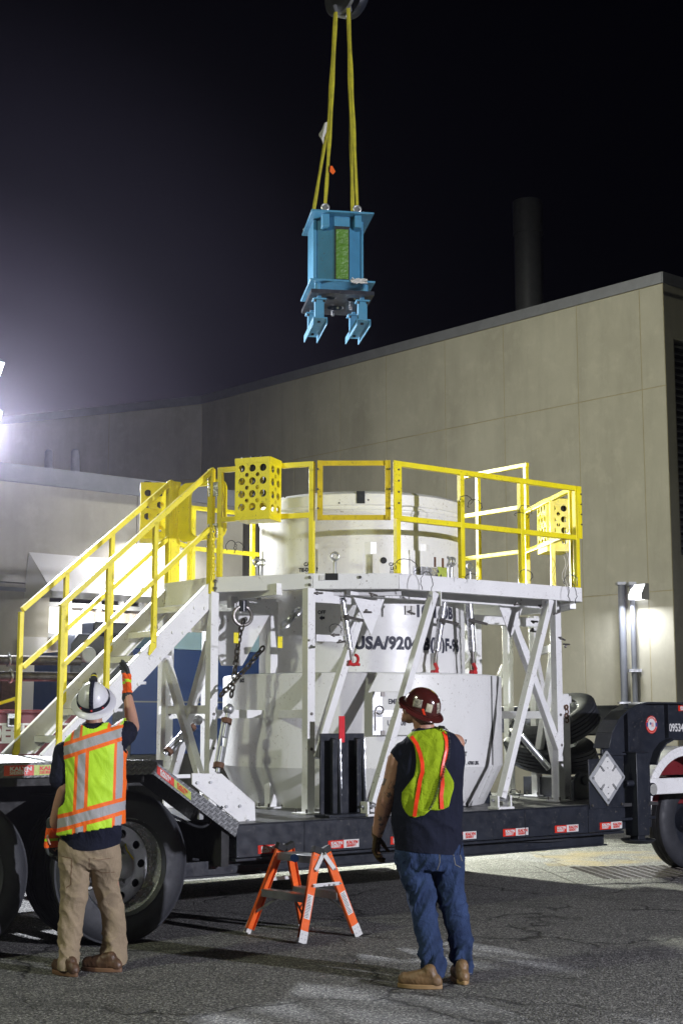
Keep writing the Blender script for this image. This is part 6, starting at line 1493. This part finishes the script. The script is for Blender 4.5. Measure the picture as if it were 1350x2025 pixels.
for s in (-1, 1): b.torus(hp_(-.008, .078*s, -.012), fs_*s+fd_*-.4, .022, .007, 14, 6); b.ball(hp_(-.002, .074*s, -.025), (.006, .014, .016), 10, 6, MR)
b.cap(w2(842, 1455), w2(834, 1420, Y2-.01), .070, .062); b.cap(w2(842, 1460), w2(842, 1475), .08, .10)
b.ball(w2(848, 1680), (.17, .13, .14)); b.ball(w2(847, 1590), (.18, .14, .2)); b.ball(w2(846, 1510), (.19, .12, .16)); b.cap(w2(790, 1498), w2(900, 1470), .06, .06)
hL, hR = w2(832, 1720), w2(888, 1715); k1, k2 = w2(838, 1812, Y2-.02), w2(903, 1815, Y2+.02); a1, a2 = w2(856, 1920, Y2-.04), w2(914, 1910, Y2+.10)
for h_, k_, a_ in ((hL, k1, a1), (hR, k2, a2)): b.cap(h_, k_, .08, .055); b.cap(k_, a_, .055, .04)
e2, v2 = w2(762, 1583, Y2-.02), w2(745, 1652, Y2+.06)
b.cap(w2(786, 1502), w2(775, 1545, Y2-.01), .066, .058); b.cap(w2(775, 1545, Y2-.01), e2, .058, .054); b.cap(e2, e2.lerp(v2, .3), .054, .052); b.cap(e2.lerp(v2, .3), v2, .052, .034)
e3, v3 = w2(900, 1560, Y2+.20), w2(872, 1572, Y2+.36); b.cap(w2(898, 1480, Y2+.03), e3, .060, .05); b.cap(e3, v3, .05, .033)
hand(b, v2, w2(742, 1705, Y2+.07)-v2, (.2, 1, 0), (.9, -.2, 0), .7, .95); hand(b, v3, Vector((-.8, .3, .3)), (0, 0, 1), (-.2, -1, 0), .9, .95)
bd = place(sculpt(b, .0062, 3, lambda p, n: .0012*noise.noise(p*40)), 'body', P2, M['skin2'])
b = MB()
for s in (-1, 1): b.ball(hp_(.083, .030*s, .014), .0115, 12, 8)
b.part('eye', M['tape_w'], bd)
b = MB(); b.ball(hp_(-.022, 0, .005), (.080, .094, .09), 22, 14, MR); me = sculpt(b, .006, 2); place(shell(me, .001, lambda p, n: (p-hc_).dot(fd_) < .02 and (p-hc_).dot(fu) > -.055 and ((p-hc_).dot(fd_) < -.03 or (p-hc_).dot(fu) > .0)), 'hair', P2, M['hair'])
# jeans
b = MB(); loft(b, [(1655, 784, 912, .155, 9.15), (1680, 780, 915, .165, 9.15), (1700, 780, 917, .16, 9.15), (1718, 786, 915, .135, 9.15)], 0)
loft(b, [(1695, 781, 856, .13, 9.15), (1730, 789, 858, .118, 9.15), (1761, 801, 861, .105, 9.14), (1790, 808, 862, .095, 9.14), (1822, 815, 866, .088, 9.13), (1850, 821, 870, .086, 9.12), (1880, 828, 874, .080, 9.10), (1895, 831, 878, .084, 9.08), (1912, 833, 879, .082, 9.07), (1932, 835, 879, .078, 9.06)], 0)
loft(b, [(1695, 852, 917, .13, 9.15), (1730, 858, 918, .118, 9.15), (1768, 863, 918, .104, 9.16), (1800, 871, 924, .095, 9.17), (1831, 880, 929, .088, 9.18), (1852, 886, 933, .084, 9.20), (1872, 889, 936, .080, 9.22), (1886, 890, 933, .078, 9.20), (1902, 893, 937, .078, 9.18), (1926, 898, 935, .074, 9.17)], 0)
b.ball(w2(823, 1704, Y2-.07), (.085, .06, .08)); b.ball(w2(882, 1700, Y2-.07), (.09, .06, .085))
def dj(p, n):
    z = p.z; k = .003+.012*math.exp(-((z-.16)/.09)**2)+.006*math.exp(-((z-.50)/.12)**2)+.004*math.exp(-((z-.70)/.08)**2); return k*(fold(p, .85, 3.1)-.25)
me = sculpt(b, .007, 4, dj)
for v in me.vertices: v.co.z = max(v.co.z, .045)
jn = place(me, 'jeans', P2, M['denim'])
bj = BVHTree.FromPolygons([v.co+ORG[P2] for v in me.vertices], [list(p.vertices) for p in me.polygons])
N_ = mat('denim_stitch', (.17, .16, .13), .8)
for pts in ([(865, 1684), (866, 1700), (861, 1716)], [(893, 1686), (897, 1706), (908, 1712)], [(907, 1688), (911, 1700)], [(835, 1929), (877, 1932)], [(899, 1922), (931, 1923)]): strip(bj, pts, .004, Y2, .002).part('stitching', N_, jn)
# sleeveless shirt
b = MB(); loft(b, [(1700, 781, 914, .172, 9.15), (1675, 779, 914, .172, 9.15), (1640, 776, 914, .178, 9.15), (1595, 774, 914, .178, 9.15), (1550, 776, 916, .168, 9.15), (1518, 781, 918, .158, 9.15), (1492, 786, 919, .148, 9.15), (1472, 790, 916, .130, 9.15), (1459, 800, 909, .108, 9.15), (1449, 813, 894, .088, 9.15), (1441, 819, 868, .076, 9.15)], 0)
b.cap(w2(806, 1492), w2(789, 1499), .095, .066); b.cap(w2(806, 1500), w2(796, 1515), .09, .07)
def dt(p, n): return .006*(fold(p, .55, 5.3)-.3)*min(1, max(0, (p.z-w2(845, 1684).z)/.10))
sm2 = sculpt(b, .0068, 4, dt)
for v in sm2.vertices: v.co.z = max(v.co.z, w2(845, 1683+5*(v.co.x-w2(845, 1683).x)/.2).z)
t2c = sm2.copy(); bs = BVHTree.FromPolygons([v.co.copy() for v in t2c.vertices], [list(p.vertices) for p in t2c.polygons])
sh_ = place(sm2, 'sleeveless_shirt', P2, M['navyshirt'])
b = MB(); b.torus(w2(841, 1444, Y2), (-.1, -.2, 1), .080, .010, 28, 8); b.part('neckband', M['navyshirt'], P2)
# draped mesh vest: polygon grid laid over the back, edge snapped to the outline
OUTL = [(813.7, 1447), (840, 1443), (869.5, 1436), (881, 1448), (883.5, 1475), (876, 1513), (892.6, 1544), (893, 1556), (887, 1575), (883, 1592), (872, 1597), (862, 1599), (846, 1598), (835, 1608), (815.6, 1613), (806, 1610), (800, 1604), (794, 1593), (791.5, 1581), (792.5, 1565), (803, 1550), (815.6, 1532.7), (819, 1518), (820.4, 1504), (819, 1486), (815.6, 1471), (804, 1455.6)]
OP = [(w2(x, y).x, w2(x, y).z) for x, y in OUTL]
def inside(x, z):
    c = False; j = len(OP)-1
    for i in range(len(OP)):
        xi, zi = OP[i]; xj, zj = OP[j]
        if (zi > z) != (zj > z) and x < (xj-xi)*(z-zi)/(zj-zi)+xi: c = not c
        j = i
    return c
def nearest(x, z):
    best = None
    for i in range(len(OP)):
        a = Vector(OP[i]); c = Vector(OP[(i+1) % len(OP)]); p = Vector((x, z)); t = max(0, min(1, (p-a).dot(c-a)/(c-a).length_squared)); q = a.lerp(c, t); d = (p-q).length
        if best is None or d < best[0]: best = (d, q)
    return best
st_ = .010; x0 = min(p[0] for p in OP)-st_; x1 = max(p[0] for p in OP)+st_; z0 = min(p[1] for p in OP)-st_; z1 = max(p[1] for p in OP)+st_
nx, nz_ = int((x1-x0)/st_)+1, int((z1-z0)/st_)+1; cells = [(i, j) for i in range(nx) for j in range(nz_) if inside(x0+(i+.5)*st_, z0+(j+.5)*st_)]; cs = set(cells); idx = {}; vs = []
for i, j in cells:
    for a, c in ((i, j), (i+1, j), (i+1, j+1), (i, j+1)):
        if (a, c) in idx: continue
        x, z = x0+a*st_, z0+c*st_; edge = not all(q in cs for q in ((a, c), (a-1, c), (a, c-1), (a-1, c-1)))
        if edge: _, q = nearest(x, z); x, z = q
        h = bs.ray_cast(Vector((x, Y2-1.5, z)), Vector((0, 1, 0))); y = h[0].y if h[0] is not None else Y2
        y -= .010+.020*max(0, noise.noise(Vector((x*13-z*5, 0, z*3.0+2)))+.15)+.02*max(0, 1.3-z)
        idx[(a, c)] = len(vs); vs.append(Vector((x, y, z)))
b = MB(); b.add(vs, [[idx[q] for q in ((i, j), (i+1, j), (i+1, j+1), (i, j+1))] for i, j in cells]); 
v2o = b.part('safety_vest', M['hv2'], P2, 'faded yellow green mesh vest with two orange stripes hanging askew', smooth=180); q = v2o.modifiers.new('s', 'SOLIDIFY'); q.thickness = .004; q.offset = 0
bvst = BVHTree.FromPolygons(b.v, b.f)
M['ostr'] = mat('orange_red_stripe', (.85, .05, .012), .4, var=.12, sc=20)
z2 = lambda x, y: (700+x/5.192, 1340+y/5.192)
for pts in ([z2(*p) for p in ((578, 600), (630, 680), (662, 770), (684, 870), (684, 960), (660, 1040), (640, 1160), (618, 1280), (602, 1405))], [z2(*p) for p in ((892, 515), (922, 590), (936, 650), (932, 740), (915, 810), (895, 900), (880, 990), (886, 1080), (872, 1200), (880, 1330))]): strip(bvst, pts, .024, Y2, .011, .02, bs).part('stripe', M['ostr'], v2o)
# hat
hat2, T2 = hardhat(P2, w2(833, 1400, Y2-.01), (.33, -.42, .85), (-.85, .35, .2), M['hatb'], (.140, .158), (.104, .122), .128)
def sticker(a, z, w, h, m, name='sticker', rot=0):
    b = MB(); n = 8; vs = []
    for j in range(n+1):
        for i in range(n+1):
            u = (i/n-.5)*w; v_ = (j/n-.5)*h; uu, vv = u*math.cos(rot)-v_*math.sin(rot), u*math.sin(rot)+v_*math.cos(rot); zz = max(.004, z+vv); t = math.asin(min(.98, max(0, (zz)/.128))); r = math.cos(t)**.85
            an = a+uu/(.113*max(r, .2)); vs.append(T2(math.cos(an)*.104*r*1.012, math.sin(an)*.122*r*1.012, (.004+zz)*1.012))
    b.add(vs, [(j*(n+1)+i, j*(n+1)+i+1, (j+1)*(n+1)+i+1, (j+1)*(n+1)+i) for j in range(n) for i in range(n)]); o = b.part(name, m, hat2); q = o.modifiers.new('s', 'SOLIDIFY'); q.thickness = .001; return o
M['stk'] = mat('printed_sticker', (.42, .38, .30), .5, var=.6, sc=45, dirt=.55, dirtc=(.03, .03, .03)); M['stk2'] = mat('pale_sticker', (.45, .42, .30), .5, var=.25, sc=30)
def T2a(px, py):   # angle and height on the hat for a pixel
    best = None
    for k in range(120):
        for j in range(24):
            a = 2*math.pi*k/120; z = .118*j/23; t = math.asin(z/.128); r = math.cos(t)**.85; p = T2(math.cos(a)*.104*r, math.sin(a)*.122*r, z)
            c = T2(0, 0, 0)
            if (p-c).y > .0: continue
            d_ = p.y*_c+(p.z-CAM_H)*_s; X = 675+F_PX*p.x/d_; Yp = 1012.5-F_PX*(-p.y*_s+(p.z-CAM_H)*_c)/d_; e = (X-px)**2+(Yp-py)**2
            if best is None or e < best[0]: best = (e, a, z)
    return best[1], best[2]
for px, py, w, h, m, r in ((824, 1393, .055, .050, M['stk'], .3), (848, 1402, .040, .050, M['stk2'], 0), (866, 1402, .035, .06, M['stk'], 0), (836, 1411, .014, .05, M['ostr'], .6)): a, z = T2a(px, py); sticker(a, z, w, h, m, rot=r)
b = MB(); b.path([T2(math.cos(R_(a))*.108, math.sin(R_(a))*.126, .004) for a in range(0, 360, 9)], .0045, 6, closed=True); b.part('hat_rim', M['hatb'], hat2)
# boots, glove, coiled cord
g = atz(878, 1960, 0); boot(P2, g+Vector((0, .06, 0)), g+Vector((-.275, .13, 0)), M['boot2'], M['sole'], .14, 1.05)
g = atz(921, 1953, 0); boot(P2, g+Vector((.0, .06, 0)), g+Vector((-.04, .34, 0)), M['boot2'], M['sole'], .14, 1.05)
glove(P2, v2, w2(741, 1706, Y2+.06), (.35, .9, 0), (.9, -.35, 0), .8, [M['glove']], 1.15); glove(P2, v3, v3+Vector((-.08, .03, .03)), (0, 0, 1), (-.2, -1, 0), .9, [M['glove']], 1.1)
cp_ = [z2(*p) for p in ((868, 505), (905, 510), (935, 540), (955, 600), (962, 660), (958, 740), (948, 820), (915, 900), (890, 990), (860, 1050), (830, 1150), (800, 1240), (765, 1310), (750, 1335))]
pts = []
for x, y in cp_:
    p = w2(x, y); h = bvst.ray_cast(Vector((p.x, Y2-1.5, p.z)), Vector((0, 1, 0))); h2 = bs.ray_cast(Vector((p.x, Y2-1.5, p.z)), Vector((0, 1, 0))); ys = [q[0].y for q in (h, h2) if q[0] is not None]
    pts.append(Vector((p.x, (min(ys) if ys else Y2-.1)-.016, p.z)))
L = [0]
for i in range(1, len(pts)): L.append(L[-1]+(pts[i]-pts[i-1]).length)
hel = []; n = 620
for k in range(n):
    s = k/n*L[-1]; i = max(j for j in range(len(L)-1) if L[j] <= s); f = (s-L[i])/(L[i+1]-L[i]); c = pts[i].lerp(pts[i+1], f); d = (pts[i+1]-pts[i]).normalized(); a = d.orthogonal().normalized(); a2 = d.cross(a); t = s/.0105*2*math.pi
    hel.append(c+(a*math.cos(t)+a2*math.sin(t))*.0075)
b = MB(); b.path(hel, .0022, 5); b.part('coiled_cord', M['wire'], P2)
# ---------------------------------------------------------------- thin even haze volume, added to give the flood lamps a bloom
N = NT('air'); N.n.remove(N.b); v = N.n.new('ShaderNodeVolumePrincipled'); v.inputs['Color'].default_value = (.80, .76, .95, 1); v.inputs['Density'].default_value = .0007; v.inputs['Anisotropy'].default_value = .90
out = [n for n in N.n if n.type == 'OUTPUT_MATERIAL'][0]; N.l.new(v.outputs[0], out.inputs['Volume'])
hz_ = MB().box((-60, -12, -1), (60, 75, 22)).solo('bloom_haze', N.m, None, None, kind='stuff')
